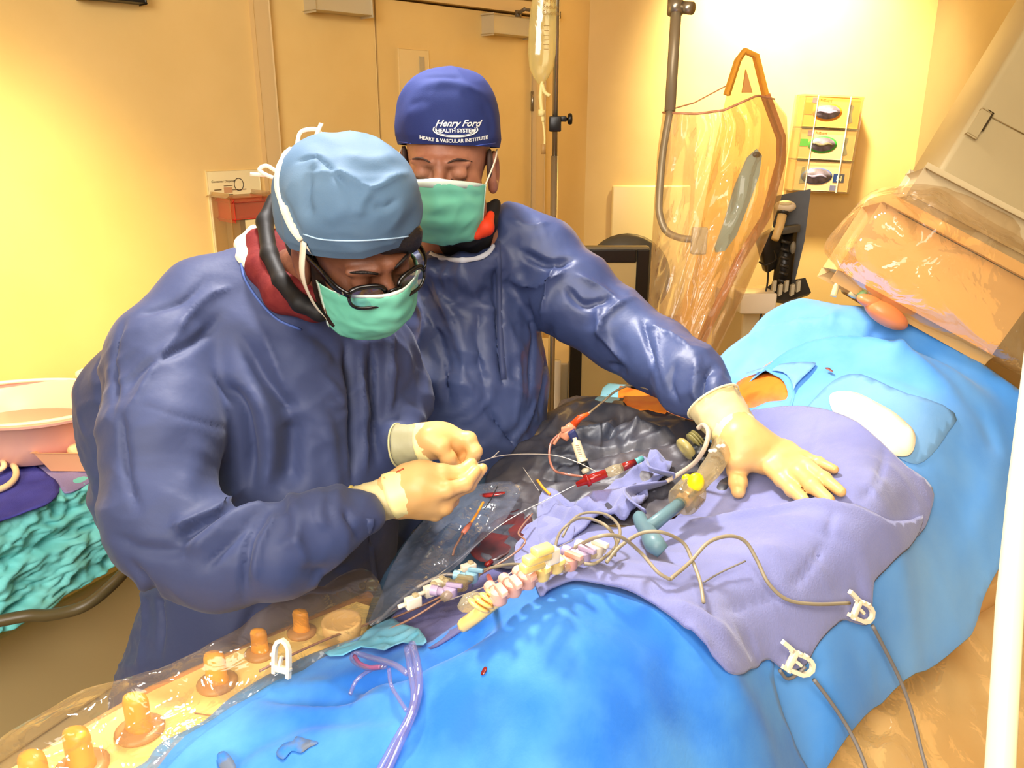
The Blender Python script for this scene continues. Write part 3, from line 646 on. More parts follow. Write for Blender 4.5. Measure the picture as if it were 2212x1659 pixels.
ob('mount_block', box(A + e1 * .13 - e2 * .06 + e3 * L3, e1 * .1, e2 * .03, e3 * .07, .012), M_dett, det, auto=50)
arm = empty('c_arm_housing', tuple(V(2200, 300, 1.9)), 'broad beige arm of the imaging machine rising to the upper right', 'c-arm')
M_arm = mat('arm_beige', (182, 162, 116), .5, .4, (174, 154, 110), 3); a2 = CV(.52, .855, 0); a1 = CV(.855, -.52, 0); a3 = np.cross(a1, a2)
Ac = V(2290, 330, 1.85)
ob('arm_body', box(Ac, a1 * .24, a2 * .50, a3 * .09, .012, 3), M_arm, arm, auto=50)
ob('side_slot', box(V(2126, 262, 1.76), a2 * .021, a1 * .0055, a3 * .006, .002), mat('slot_brown', (60, 44, 14), .5), arm, smooth=False)
ob('slot_clip', box(V(2112, 268, 1.755), a2 * .03, a1 * .009, a3 * .006, .003), M_arm, arm, smooth=False)
ob('panel_seam', tube([V(2140, 252, 1.758), V(2212, 290, 1.758)], .0012, 5), mat('seam_brown', (140, 112, 60), .6), arm)
bag = empty('detector_cover', tuple(V(2000, 560, D_D)), 'crinkled clear plastic bag wrapped round the tan x-ray detector', 'plastic cover')
M_bag2 = film('cover_film_clear', (255, 248, 236), .08, .12, .05, (255, 232, 190), 11, 1.8)
bo = [(1935, 402), (1880, 415), (1835, 460), (1780, 528), (1800, 570), (1850, 620), (1960, 690), (2080, 745), (2230, 800), (2260, 560), (2140, 470), (2040, 405), (1990, 408)]
def blob(outl, d0, dep, nring=10, n=5, amp=.01, sd=0):
    P = cat_rom([(float(a), float(b)) for a, b in outl], n, True); c = P.mean(0); vs = []; fs = []; N = len(P)
    rings = [(math.cos(t), math.sin(t)) for t in np.linspace(-math.pi / 2, math.pi / 2, nring)]
    for k, (r, q) in enumerate(rings):
        r = max(r, .02) ** .45
        for p in P:
            x, y = c + (p - c) * r; nn = noise.noise(Vector((x * .018, y * .018, q * 2 + sd)))
            vs.append(V(x, y, d0 + dep * q + amp * nn * 2))
    for k in range(nring - 1):
        for i in range(N): fs.append([k * N + i, k * N + (i + 1) % N, (k + 1) * N + (i + 1) % N, (k + 1) * N + i])
    fs += [list(range(N))[::-1], [(nring - 1) * N + i for i in range(N)]]
    return np.array(vs), fs
ob('bag_film', blob(bo, D_D + .07, .17, 14, 6, .012, 3), M_bag2, bag)
ob('gathered_film', blob([(1940, 402), (2040, 400), (2140, 440), (2230, 500), (2230, 560), (2120, 520), (2020, 470), (1930, 430)], D_D + .02, .05, 10, 6, .016, 8), M_bag2, bag)
for k, (x0, y0, x1, y1) in enumerate([(1835, 462, 1850, 440), (1846, 470, 1862, 432), (1900, 446, 1915, 420), (2090, 500, 2105, 492)]):
    pass
# small grey knob by the wall corner
ob('corner_bracket', lathe([(.03, 0), (.034, .03), (.028, .07), (.012, .085), (0, .088)], ob2(1954, 425, .03), (0, 0, 1), 16), mat('bracket_orange', (214, 150, 80), .45), label='small orange-tan rounded cap behind the wrapped x-ray detector', cat='cap')
# orange breathing bag and tubes behind the mound
D_B = 1.56
e = empty('breathing_circuit', tuple(V(1900, 690, D_B)), 'orange breathing bag and clear tubes behind the blue mound under the detector', 'breathing circuit')
ob('orange_bag', ellipsoid(V(1914, 680, D_B - .06), (.040, 0, -.022), (0, .03, 0), (.008, 0, .018), 20, 12), mat('bag_orange', (238, 140, 84), .35), e)
ob('orange_bag', ellipsoid(V(1880, 652, D_B - .06), (.025, 0, -.008), (0, .02, 0), (.002, 0, .012), 16, 10), MATS['bag_orange'], e)
M_tb = mat('tube_cream', (246, 214, 150), .25)
ob('clear_tube', wire([V(1800, 640, D_B), V(1812, 612, D_B), V(1840, 612, D_B), V(1862, 636, D_B), V(1900, 660, D_B)], .006, 10), M_tb, e)
ob('clear_tube', wire([V(1840, 640, D_B), V(1856, 618, D_B), V(1880, 625, D_B), V(1930, 668, D_B), V(2010, 720, D_B)], .009, 10), M_tb, e)
ob('green_fitting', tube([V(1856, 642, D_B - .03), V(1868, 632, D_B - .03)], .007, 10), mat('fitting_green', (150, 200, 140), .4), e)
ob('green_fitting', tube([V(1886, 654, D_B - .04), V(1896, 647, D_B - .04)], .006, 10), MATS['fitting_green'], e)
# ================================================================== patient, table and drapes
ctrl_px = [(300,1659,1.01),(480,1500,1.01),(620,1440,1.015),(700,1405,1.02),(800,1400,1.055),(900,1400,1.10),(1060,1310,1.155),(1240,1252,1.195),(1340,1264,1.19),(1420,1300,1.18),
 (700,1600,1.06),(1000,1500,1.14),(1200,1400,1.19),(1200,1600,1.15),(1000,1659,1.09),(1400,1500,1.15),(1400,1370,1.175),(1500,1659,1.08),(1600,1500,1.11),(1680,1600,1.03),(1800,1500,1.03),
 (1900,1350,1.07),(1750,1659,.96),(1900,1520,.955),(2000,1450,.96),(2090,1370,.97),(2120,1290,1.0),(2180,1170,1.06),(2212,1050,1.12),(1950,1200,1.13),(1700,1300,1.14),(1550,1200,1.14),
 (1400,1150,1.12),(1300,1080,1.11),(1500,1050,1.14),(1700,1100,1.165),(1900,1050,1.20),(1650,950,1.18),(1650,850,1.235),(1850,850,1.262),(2000,900,1.25),(2150,950,1.195),(1575,800,1.215),
 (1600,715,1.275),(1700,655,1.35),(1860,665,1.37),(2000,715,1.35),(2212,815,1.27),(1750,750,1.30),(1950,800,1.30),
 (1120,1130,1.06),(1000,1200,1.045),(900,1300,1.035),(820,1345,1.02),(1060,1010,1.075),(1200,905,1.12),(1260,870,1.14),(1400,880,1.155),(1540,950,1.17),(1240,1195,1.09),(1120,1230,1.065),(1000,1290,1.045),(1330,1200,1.105)]
ctrl = [tuple(G(*c)) for c in ctrl_px]
def beyond(px, py, z, dx, dy, dz): p = G(px, py, z); return (p[0] + dx, p[1] + dy, z + dz)
ctrl += [beyond(1600, 715, 1.275, .02, .16, -.08), beyond(1700, 655, 1.35, .05, .16, -.07), beyond(1860, 665, 1.37, .08, .16, -.07), beyond(2000, 715, 1.35, .1, .16, -.06), beyond(2212, 815, 1.27, .12, .14, -.05),
         beyond(1260, 870, 1.14, -.04, .14, -.1), beyond(1400, 880, 1.155, -.03, .18, -.08), beyond(1060, 1010, 1.075, -.1, .1, -.08)]
H = tps(ctrl, 1e-3)
def on(px, py, off=0): return hit(H, px, py, off)
M_blue = mat('drape_blue', (32, 110, 205), .62, .3, (84, 156, 222), 7, .25, 260, sheen=.15, lo=.36, hi=.68, bdist=.001)
M_lblue = mat('drape_light_blue', (70, 144, 224), .6, .3, (120, 178, 232), 3.2, .2, 240, sheen=.15, lo=.36, hi=.66, bdist=.001)
M_patch = mat('drape_patch', (104, 156, 206), .5, .4, (126, 172, 214), 5, .1, 200)
M_towel = mat('towel_periwinkle', (118, 122, 172), .85, .15, (130, 134, 182), 9, .5, 420, sheen=.3, bdist=.0012)
M_towel2 = mat('towel_shadow_blue', (92, 98, 160), .85, .15, (112, 118, 182), 9, .5, 420, sheen=.3, bdist=.0012)
M_wet = mat('drape_wet_grey', (50, 54, 66), .44, .5, (96, 88, 88), 6, .35, 40, lo=.4, hi=.72)
M_skin_b = mat('skin_orange_prep', (236, 128, 36), .4, .4, (214, 74, 20), 12, .1, 80, lo=.5, hi=.75)
M_blood = mat('blood_red', (150, 34, 26), .2, .6, (96, 22, 20), 40)
# operating table
ta = np.array([.83, .56, 0]); tn = np.array([-.56, .83, 0])
tb = empty('operating_table', tuple(np.array([.25, 1.15, 0])), 'long operating table hidden under the blue drapes', 'operating table')
tc_ = np.array([.25, 1.13, .9]); 
ob('table_top', box(tc_, ta * 1.05, tn * .22, (0, 0, .03), .01), mat('table_cream', (250, 216, 140), .4), tb, auto=50)
ob('mattress', box(tc_ + (.15, .05, .05), ta * .75, tn * .2, (0, 0, .03), .02), mat('mattress_tan', (230, 180, 110), .5), tb, auto=50)
ob('pedestal', box(tc_ + (.15, .1, -.48), ta * .2, tn * .14, (0, 0, .41), .02), M_cream, tb, auto=50)
ob('foot_plate', box((.4, 1.23, .03), ta * .45, tn * .25, (0, 0, .03), .02), M_cream, tb, auto=50)
# patient
pat_out = [(1580, 905), (1560, 800), (1620, 740), (1760, 700), (1950, 740), (2100, 850), (2080, 1000), (1900, 1150), (1700, 1250), (1500, 1280), (1280, 1300), (1150, 1340), (1180, 1420), (1400, 1400), (1600, 1340), (1900, 1200), (1950, 1130)]
pat_out = [(1340, 830, 1.13), (1480, 800, 1.15), (1600, 760), (1760, 700), (1950, 750), (2090, 870), (2040, 1040), (1900, 1180), (1700, 1330), (1560, 1400), (1400, 1440), (1200, 1480), (1060, 1450), (1100, 1350), (1240, 1290), (1420, 1180), (1460, 1080), (1430, 950)]
ob('person', sheet(pat_out, H, .014, -.035, th=.13), mat('skin_patient', (232, 150, 84), .5, .4, (214, 110, 60), 10), label='patient lying under the blue drapes with orange-stained skin at the openings', cat='person')
pat = bpy.data.objects['person']
# big abdomen drape with the opening, then the near drape
hole1 = [(1588, 872), (1602, 828), (1640, 812), (1676, 811), (1698, 834), (1698, 862), (1655, 872), (1620, 884)]
big = [(1500, 905), (1535, 770, 1.24), (1560, 738, 1.26), (1620, 690, 1.31), (1700, 642, 1.355), (1860, 652, 1.375), (2010, 705, 1.355), (2130, 760, 1.32), (2260, 840, 1.26), (2330, 1000, 1.1), (2195, 1130), (2178, 1190), (2130, 1280), (2108, 1350), (2085, 1385), (2000, 1448), (1905, 1520), (1830, 1592), (1750, 1690), (1700, 1640), (1640, 1500), (1580, 1400), (1440, 1290), (1420, 1180), (1500, 1060)]
bigf = [([(1560, 860), (1640, 770), (1760, 712), (1900, 706), (2040, 750), (2180, 850)], .026, -.040), ([(1545, 800), (1620, 730), (1740, 690), (1880, 690), (2010, 735), (2200, 840)], .010, .013, 1),
        ([(1590, 900), (1660, 800), (1760, 745), (1880, 742), (1990, 790), (2100, 880)], .014, .014), ([(1600, 720), (1680, 690), (1800, 672)], .014, -.010), ([(1760, 780), (1730, 850), (1700, 920)], .02, -.006),
        ([(1820, 790), (1930, 800), (2020, 850)], .015, -.007), ([(1930, 790), (1960, 730)], .012, .010), ([(1800, 660), (1790, 700), (1740, 740)], .010, .008),
        ([(2060, 900), (2080, 1050), (2040, 1200), (1960, 1330)], .03, -.006), ([(2150, 900), (2160, 1020), (2100, 1180), (2000, 1320)], .02, .006),
        ([(2050, 830), (2120, 900), (2160, 1000)], .02, -.008), ([(1860, 1420), (1930, 1490)], .015, .004)]
ob('large_drape', sheet(big, H, .009, .002, bigf, wr=.006, wscale=5, fine=.0012, fscale=30, holes=[hole1], smooth_out=4), M_lblue, label='large light blue drape over the patient belly on the right, with an orange opening', cat='drape')
near = [(300, 1700, 1.0), (318, 1640), (350, 1600), (440, 1556), (500, 1508), (600, 1448), (700, 1402), (800, 1368), (832, 1345), (870, 1362), (915, 1394), (1000, 1340), (1120, 1284), (1180, 1262), (1240, 1249), (1320, 1256), (1400, 1285), (1470, 1330), (1560, 1360), (1662, 1405), (1672, 1470), (1692, 1540), (1720, 1610), (1745, 1700), (1500, 1780), (1000, 1800), (500, 1780)]
nearf = [([(700, 1480), (860, 1450), (980, 1390), (1080, 1330)], .013, -.026), ([(560, 1500), (700, 1500), (800, 1490)], .012, -.018), ([(640, 1470), (760, 1480), (880, 1470)], .008, .006, 1),
         ([(600, 1560), (760, 1545), (900, 1540)], .012, -.009), ([(1000, 1659), (1040, 1560), (1060, 1480)], .02, -.006), ([(1160, 1280), (1240, 1400), (1270, 1560)], .03, .007),
         ([(1400, 1400), (1480, 1500), (1520, 1640)], .03, -.006), ([(1560, 1450), (1620, 1520), (1680, 1640)], .02, .006), ([(860, 1640), (900, 1580), (930, 1500)], .015, -.006), ([(480, 1659), (560, 1600), (680, 1560)], .015, -.006)]
nd = ob('near_drape', sheet(near, H, .008, .006, nearf, wr=.004, wscale=7, fine=.0012, fscale=30, smooth_out=4), M_blue, label='bright blue drape over the patient leg at the bottom of the photo', cat='drape')
def decal(name, outl, m, off, parent, label=None, step=.01, th=.0004): return ob(name, sheet(outl, H, step, off, wr=0, th=th), m, parent, label=label)
ld = bpy.data.objects['large_drape']
def offs(o_): return o_
decal('blood_spot', [(1040, 1450), (1047, 1440), (1052, 1444), (1046, 1456), (1039, 1457)], M_blood, .0085, nd)
decal('blood_spot', [(1782, 795), (1790, 794), (1799, 801), (1796, 803)], mat('dry_blood', (130, 70, 60), .5), .012, ld)
M_stain = mat('drape_stain', (98, 110, 128), .6, .3, (50, 120, 200), 45, lo=.42, hi=.58)
decal('dried_stain', [(596, 1626), (612, 1606), (632, 1600), (640, 1590), (662, 1596), (688, 1604), (668, 1614), (650, 1626), (630, 1622), (612, 1640)], M_stain, .0085, nd)
decal('dried_stain', [(468, 1632), (484, 1622), (500, 1636), (510, 1660), (480, 1665)], M_stain, .0085, nd)
pad = [(1792, 855), (1812, 845), (1850, 848), (1900, 872), (1950, 905), (1976, 935), (1974, 970), (1955, 984), (1920, 978), (1895, 955), (1850, 925), (1810, 900), (1796, 880)]
ob('oval_pad', sheet(pad, H, .012, .011, th=.002, smooth_out=5), mat('pad_cream', (255, 240, 205), .6, .3), label='cream white oval pad on the light blue drape right of the gloved hand', cat='pad')
# wet dark drape in the operative field
wet = [(1030, 1190), (1060, 1100), (1050, 1030), (1120, 960), (1165, 925), (1200, 885), (1225, 862), (1270, 856), (1340, 858), (1420, 880), (1540, 930), (1585, 985), (1570, 1060), (1500, 1100), (1420, 1130), (1300, 1140), (1200, 1190), (1120, 1230)]
wetf = [([(1190, 960), (1280, 930), (1400, 925), (1500, 960)], .008, .012, 1), ([(1230, 880), (1200, 920), (1170, 950)], .012, .018), ([(1240, 875), (1330, 890), (1400, 900)], .012, .014), ([(1300, 960), (1330, 920), (1350, 890)], .007, -.012), ([(1350, 970), (1370, 930), (1390, 900)], .006, .012, 1),
        ([(1180, 1000), (1280, 985), (1400, 960), (1480, 940)], .009, -.013), ([(1250, 1030), (1350, 1010), (1450, 970), (1540, 960)], .007, .010, 1), ([(1100, 1040), (1200, 1030), (1300, 1040)], .010, -.008), ([(1200, 940), (1250, 905), (1330, 905)], .009, -.012),
        ([(1120, 1000), (1180, 990), (1230, 960)], .008, .010, 1), ([(1400, 1080), (1480, 1040), (1560, 1010)], .008, -.010), ([(1400, 1040), (1460, 1010), (1530, 985)], .006, .009, 1), ([(1050, 1080), (1120, 1090), (1180, 1120)], .008, .008)]
ob('wet_drape', sheet(wet, H, .006, .012, wetf, wr=.009, wscale=16, wseed=3, fine=.003, fscale=45, smooth_out=4), M_wet, label='crumpled wet dark grey drape in front of the standing surgeon', cat='drape')
decal('skin_opening', [(1336, 842), (1352, 836), (1400, 848), (1445, 882), (1400, 885), (1348, 868)], M_skin_b, .02, pat, 'orange skin patch')
ob('light_blue_drape_edge', sheet([(1285, 862), (1302, 838), (1340, 830), (1362, 834), (1344, 846), (1340, 862)], H, .01, .016), mat('drape_aqua', (130, 200, 226), .5), label='small pale aqua drape corner beside the red skin patch', cat='drape')
decal('skin_opening', [(1578, 880), (1592, 826), (1640, 806), (1684, 806), (1706, 832), (1706, 866), (1655, 878), (1620, 892)], M_skin_b, -.004, pat, 'orange prepped skin in the drape opening')
# towels
tA = [(1560, 960), (1610, 905), (1628, 886), (1700, 878), (1770, 884), (1830, 902), (1900, 950), (1960, 1005), (2014, 1050), (2012, 1100), (1985, 1150), (1890, 1190), (1750, 1200), (1560, 1200), (1440, 1160), (1480, 1100), (1540, 1040)]
tAf = [([(1780, 895), (1755, 960), (1750, 1010)], .004, -.006, 1), ([(1915, 960), (1895, 1040), (1850, 1090)], .004, -.007, 1), ([(1900, 1020), (1880, 1070)], .012, .007), ([(1640, 920), (1700, 905), (1780, 920)], .02, .006), ([(1980, 1060), (1940, 1130), (1900, 1170)], .012, -.005)]
ob('upper_towel', sheet(tA, H, .0055, .014, tAf, wr=.004, wscale=9, wseed=5, fine=.0008, fscale=120, th=.003), M_towel, label='periwinkle cotton towel under the spread gloved hand', cat='towel')
tB = [(1112, 1190), (1128, 1140), (1180, 1110), (1250, 1120), (1330, 1130), (1420, 1122), (1480, 1108), (1540, 1112), (1640, 1100), (1700, 1084), (1740, 1079), (1800, 1080), (1850, 1088), (1930, 1120), (1995, 1110), (1965, 1175), (1900, 1235), (1888, 1262), (1884, 1320), (1876, 1336), (1830, 1330), (1800, 1345), (1765, 1385), (1742, 1425), (1700, 1440), (1664, 1412), (1640, 1422), (1610, 1442), (1578, 1440), (1540, 1405), (1480, 1345), (1430, 1305), (1370, 1268), (1300, 1252), (1240, 1246), (1190, 1262), (1160, 1262), (1130, 1230)]
tBf = [([(1500, 1120), (1640, 1112), (1740, 1090), (1850, 1098)], .008, .012), ([(1790, 1155), (1750, 1220), (1700, 1270)], .004, -.007, 1), ([(1560, 1320), (1620, 1300), (1690, 1285)], .005, -.009, 1), ([(1640, 1100), (1710, 1130), (1790, 1155), (1860, 1180)], .004, -.004, 1), ([(1800, 1100), (1790, 1160)], .004, -.006, 1),
       ([(1860, 1240), (1850, 1300)], .008, -.008), ([(1440, 1290), (1520, 1330), (1600, 1400)], .012, .008), ([(1360, 1262), (1500, 1310), (1560, 1350)], .008, -.005), ([(1480, 1345), (1540, 1400)], .012, .006), ([(1600, 1380), (1640, 1400)], .015, -.007), ([(1500, 1200), (1600, 1180), (1700, 1200)], .02, .004), ([(1330, 1140), (1430, 1200), (1500, 1230)], .01, -.004)]
ob('lower_towel', sheet(tB, H, .0055, .020, tBf, wr=.005, wscale=9, wseed=9, fine=.0008, fscale=120, th=.004, smooth_out=4, curl=-.004), M_towel, label='broad creased periwinkle towel clipped at its lower corners', cat='towel')
# crumpled towel: several thick folds
M_tw3 = mat('towel_crumple', (116, 120, 166), .85, .15, (130, 134, 178), 9, .5, 420, sheen=.3, bdist=.0012)
tC = [(1160, 1130), (1165, 1075), (1195, 1060), (1245, 1085), (1290, 1060), (1330, 1040), (1385, 1000), (1410, 975), (1450, 990), (1440, 1025), (1400, 1050), (1400, 1070), (1370, 1105), (1340, 1125), (1280, 1135), (1220, 1170), (1170, 1180)]
tCf = [([(1170, 1080), (1230, 1120), (1320, 1125), (1390, 1075)], .012, .02), ([(1190, 1075), (1250, 1095), (1300, 1100)], .007, -.012), ([(1340, 1035), (1370, 1060), (1395, 1070)], .008, -.014), ([(1350, 1050), (1345, 1090), (1330, 1110)], .006, .012, 1), ([(1410, 985), (1425, 1010), (1440, 1018)], .006, .014), ([(1240, 1090), (1280, 1130)], .008, -.01), ([(1300, 1060), (1320, 1090), (1310, 1120)], .006, -.012)]
ob('crumpled_towel', sheet(tC, H, .005, .024, tCf, wr=.012, wscale=26, wseed=2, fine=.001, fscale=120, th=.004, smooth_out=4), M_tw3, label='small crumpled blue towel heaped beside the catheter hub', cat='towel')
ctw = bpy.data.objects['crumpled_towel']
def flap(name, rows, m, parent, nu=14):
    """cloth flap through rows of points"""
    R_ = [cat_rom(r, nu) for r in rows]; R_ = np.array(R_); A_ = np.array([cat_rom(R_[:, i], 6) for i in range(R_.shape[1])]); vs = A_.reshape(-1, 3); n = A_.shape[1]
    fs = [[i * n + j, (i + 1) * n + j, (i + 1) * n + j + 1, i * n + j + 1] for i in range(A_.shape[0] - 1) for j in range(n - 1)]
    o = ob(name, (vs, fs), m, parent); s = o.modifiers.new('thickness', 'SOLIDIFY'); s.thickness = .003; return o
flap('folded_edge', [[on(1392, 985, .05), on(1402, 1005, .06), on(1430, 1015, .055), on(1458, 1022, .045), on(1450, 1038, .03), on(1405, 1045, .04), on(1352, 1055, .055), on(1358, 1075, .06), on(1395, 1100, .05)],
                     [on(1402, 998, .025), on(1410, 1015, .03), on(1436, 1024, .025), on(1452, 1032, .02), on(1440, 1046, .015), on(1400, 1060, .018), on(1375, 1070, .02), on(1378, 1090, .022), on(1398, 1108, .02)]], M_tw3, ctw)
tD = [(1110, 1205), (1130, 1160), (1160, 1120), (1180, 1090), (1230, 1100), (1240, 1130), (1235, 1165), (1190, 1180), (1160, 1210), (1150, 1235)]
ob('small_towel', sheet(tD, H, .006, .026, [([(1160, 1180), (1200, 1150), (1230, 1120)], .008, -.012)], wr=.006, wscale=16, wseed=7, th=.003), M_towel, label='small folded end of blue towel left of the crumpled towel', cat='towel')
tE = [(838, 1352), (850, 1330), (880, 1300), (960, 1255), (1080, 1225), (1150, 1220), (1120, 1275), (1040, 1330), (960, 1385), (915, 1400), (870, 1372)]
tEf = [([(850, 1350), (920, 1335), (1000, 1320), (1060, 1290)], .004, -.007, 1), ([(870, 1370), (940, 1362), (1000, 1345)], .004, -.005, 1), ([(940, 1270), (955, 1330), (950, 1370)], .006, .003), ([(860, 1330), (920, 1300), (1000, 1270)], .006, .006)]
ob('dark_blue_towel', sheet(tE, H, .006, .006, tEf, wr=.003, wscale=16, th=.003), mat('towel_dusk', (92, 92, 138), .85, .15, (108, 108, 152), 14, .5, 400), label='dull dark blue towel under the row of valves, left of the bright blue drape', cat='towel')
ob('teal_paper_edge', sheet([(700, 1412), (770, 1380), (810, 1352), (850, 1338), (868, 1350), (905, 1362), (922, 1388), (900, 1396), (870, 1388), (830, 1404), (780, 1400), (740, 1416)], H, .005, .012, wr=.006, wscale=26, smooth_out=2), mat('paper_teal', (100, 176, 206), .4, .4, (120, 170, 190), 20), label='teal wet paper corner left of the dark blue towel', cat='paper')
# wet ground below the hands between surgeons and drape; shade painted as dark colour
dk = [(780, 1340), (830, 1250), (900, 1170), (1000, 1060), (1060, 1020), (1120, 1100), (1100, 1200), (1000, 1260), (880, 1310)]
ob('shade_painted_drape', sheet([(790, 1345), (860, 1180, 1.02), (960, 1060, 1.05), (1060, 1020), (1120, 1100), (1140, 1200), (1060, 1250), (900, 1330)], H, .01, .002, wr=.006, wscale=14), mat('drape_painted_shade', (40, 56, 76), .35, .4, (70, 96, 116), 8), label='teal drape below the pinching hands with shade painted into its colour', cat='drape')
M_film = film('clear_film', (240, 244, 250), .10, .09, .06, (220, 224, 240), 22, 1.2)
fl = [(1000, 1058), (1050, 1046), (1122, 1048), (1108, 1100), (1060, 1150), (1000, 1210), (900, 1290), (800, 1350), (815, 1300), (860, 1200), (930, 1110)]
fo = ob('clear_sheet', sheet(fl, H, .008, .035, [([(1040, 1060), (960, 1160), (830, 1320)], .01, .012), ([(1090, 1070), (1000, 1180), (860, 1310)], .008, -.01), ([(960, 1110), (900, 1200), (830, 1310)], .007, .01, 1)], wr=.006, wscale=18, th=.0006), M_film, label='clear plastic sheet stretched below the pinching hands', cat='plastic sheet')
decal('blood_smear', [(1020, 1178), (1060, 1130), (1120, 1100), (1150, 1120), (1140, 1160), (1090, 1200), (1050, 1215), (1020, 1200)], mat('blood_smear', (104, 36, 30), .3, .5, (60, 40, 44), 25), .015, bpy.data.objects['wet_drape'])
decal('blood_smear', [(1035, 1068), (1060, 1064), (1090, 1062), (1085, 1068), (1050, 1074)], M_blood, .0375, fo)
decal('film_patch', [(1720, 912), (1742, 880), (1800, 822), (1860, 808), (1960, 850), (2062, 892), (2050, 930), (2010, 985), (1965, 1000), (1900, 960), (1800, 900)], M_patch, .0065, ld, 'paler blue film around the cream oval pad')
decal('film_patch', [(1704, 878), (1720, 830), (1760, 790), (1752, 782), (1700, 784), (1640, 796), (1612, 806), (1650, 802), (1690, 803), (1712, 830), (1708, 868)], M_patch, .0065, ld, 'paler blue film around the orange opening')
# ------------------------------------------------------------------ control console and knobs at the foot
con = empty('control_console', tuple(G(400, 1560, .93)), 'cream control panel with orange knobs under clear plastic at the lower left', 'control panel')
cp = [G(x, y, 1.0) for x, y in ((-160, 1760), (330, 1492), (560, 1385), (770, 1300), (960, 1360), (700, 1560), (350, 1900), (-100, 1900))]
ob('panel', prism(cp, (0, 0, 1), .07), mat('console_cream', (255, 232, 160), .35, .4, (250, 214, 130), 6), con, smooth=False)
ob('rail', tube([G(-150, 1790, .985), G(330, 1500, .985), G(800, 1292, .985)], .012, 10), mat('rail_amber', (214, 150, 100), .3), con)
knobs = [(470, 1478, 1.0), (303, 1580, 1.1), (178, 1660, 1.12), (84, 1712, 1.1), (563, 1413, .82), (652, 1368, .8)]
M_kn = mat('knob_amber', (246, 168, 60), .35); M_kb = mat('knob_base', (190, 140, 92), .35, .5)
for i, (x, y, s) in enumerate(knobs):
    b = G(x, y, 1.0)
    ob('knob_ring', lathe([(.026 * s, 0), (.027 * s, .004), (.02 * s, .007)], b, (0, 0, 1), 20), M_kb, con)
    ob('knob', lathe([(.0150 * s, .003), (.0155 * s, .010), (.0140 * s, .014), (.0140 * s, .040 * s), (.0125 * s, .046 * s), (.007 * s, .049 * s), (0, .050 * s)], b, (0, 0, 1), 18, 1.1, .8, (.3, .9, 0)), M_kn, con)
for pts in ([(560, 1560), (420, 1540)], ): ob('panel_seam', tube([G(x, y, 1.001) for x, y in pts], .0008, 4), M_kb, con)
M_cup = mat('cup_cream', (240, 206, 150), .4, .4, (236, 196, 138), 10)
ob('white_cup', join(lathe([(.0, 0), (.021, 0), (.027, .03), (.0285, .044), (.027, .047), (.024, .045), (0, .045)], G(742, 1400, 1.0), (0, 0, 1), 26)), M_cup, label='round cream lidded cup under the clear plastic beside the knobs', cat='cup')
# clear plastic cover over the console
def hc(q):
    q = np.atleast_2d(q); a = np.array(G(-150, 1620, 1.05)[:2]); b = np.array(G(800, 1240, 1.07)[:2]); t = (b - a) / np.linalg.norm(b - a); n = np.array([t[1], -t[0]])
    s = (q - a) @ n; z = 1.062 - .05 * np.clip(s / .25, 0, 1) - .30 * np.clip(-s, 0, None)
    for (x, y, sc_) in knobs:
        k = G(x, y, 1.0)[:2]; z = z + 0 * s + .012 * np.exp(-((q - k) ** 2).sum(1) / .0016)
    return z
covo = [(-40, 1640), (0, 1598), (90, 1545), (180, 1494), (260, 1470), (340, 1440), (430, 1405), (520, 1350), (620, 1290), (700, 1262), (780, 1230), (830, 1290), (800, 1345), (760, 1395), (640, 1450), (500, 1530), (400, 1590), (310, 1690), (150, 1760), (-60, 1760)]
M_ccov = film('console_film', (255, 252, 244), .05, .08, .05, (255, 230, 190), 16, 1.1)
ob('console_cover', sheet(covo, hc, .009, 0, [([(0, 1620), (180, 1530), (360, 1470)], .005, .01, 1), ([(60, 1650), (200, 1560), (260, 1480)], .006, -.012, 1), ([(400, 1440), (560, 1400), (700, 1300)], .006, .008, 1), ([(230, 1620), (300, 1540), (430, 1460)], .008, -.008), ([(560, 1480), (700, 1400), (800, 1330)], .005, .006, 1)], wr=.006, wscale=14, th=.0006), M_ccov, label='clear plastic cover over the knobs at the lower left', cat='plastic cover')
# plastic-covered table side and white bar at lower right
def hr(q):
    q = np.atleast_2d(q); a = G(1750, 1659, .93)[:2]; b = G(2150, 1300, .93)[:2]; t = (b - a) / np.linalg.norm(b - a); n = np.array([t[1], -t[0]]); s = (q - a) @ n
    return .925 - .55 * np.clip(s, -.2, .5)
M_side = mat('side_amber', (255, 226, 170), .5, .4, (252, 212, 146), 7)
ob('side_mattress', sheet([(1690, 1700), (1800, 1570), (1950, 1440), (2060, 1350), (2140, 1240), (2170, 1130), (2300, 1000), (2420, 1300), (2360, 1800), (1900, 1900)], hr, .02, -.03, wr=.01, wscale=6, th=.05, tt=(.6, 2.2)), M_side, label='amber side mattress below the right edge of the light blue drape', cat='mattress')
ob('side_cover', sheet([(1740, 1690), (1815, 1590), (1900, 1505), (2000, 1425), (2090, 1350), (2120, 1270), (2175, 1150), (2260, 1000), (2400, 1300), (2350, 1800), (1900, 1850)], hr, .010, .004, [([(1960, 1500), (1900, 1659)], .006, .012, 1), ([(2060, 1400), (2020, 1560)], .006, .012, 1), ([(2000, 1600), (2060, 1530)], .005, .010, 1), ([(1850, 1600), (1960, 1560)], .006, -.008)], wr=.010, wscale=13, th=.0006), M_ccov, label='clear crinkled plastic over the table side at the lower right', cat='plastic cover')
wb = V(2170, 1659, .62)
ob('white_bar', tube([V(2120, 2600, .60), V(2157, 1720, .62), V(2182, 1300, .64), V(2206, 1040, .66), V(2228, 860, .67), V(2300, 250, .72)], [.0108, .0105, .0098, .0092, .009, .009], 20), mat('bar_white', (255, 244, 190), .35, .5), label='blurred cream white vertical bar at the right edge close to the camera', cat='bar')
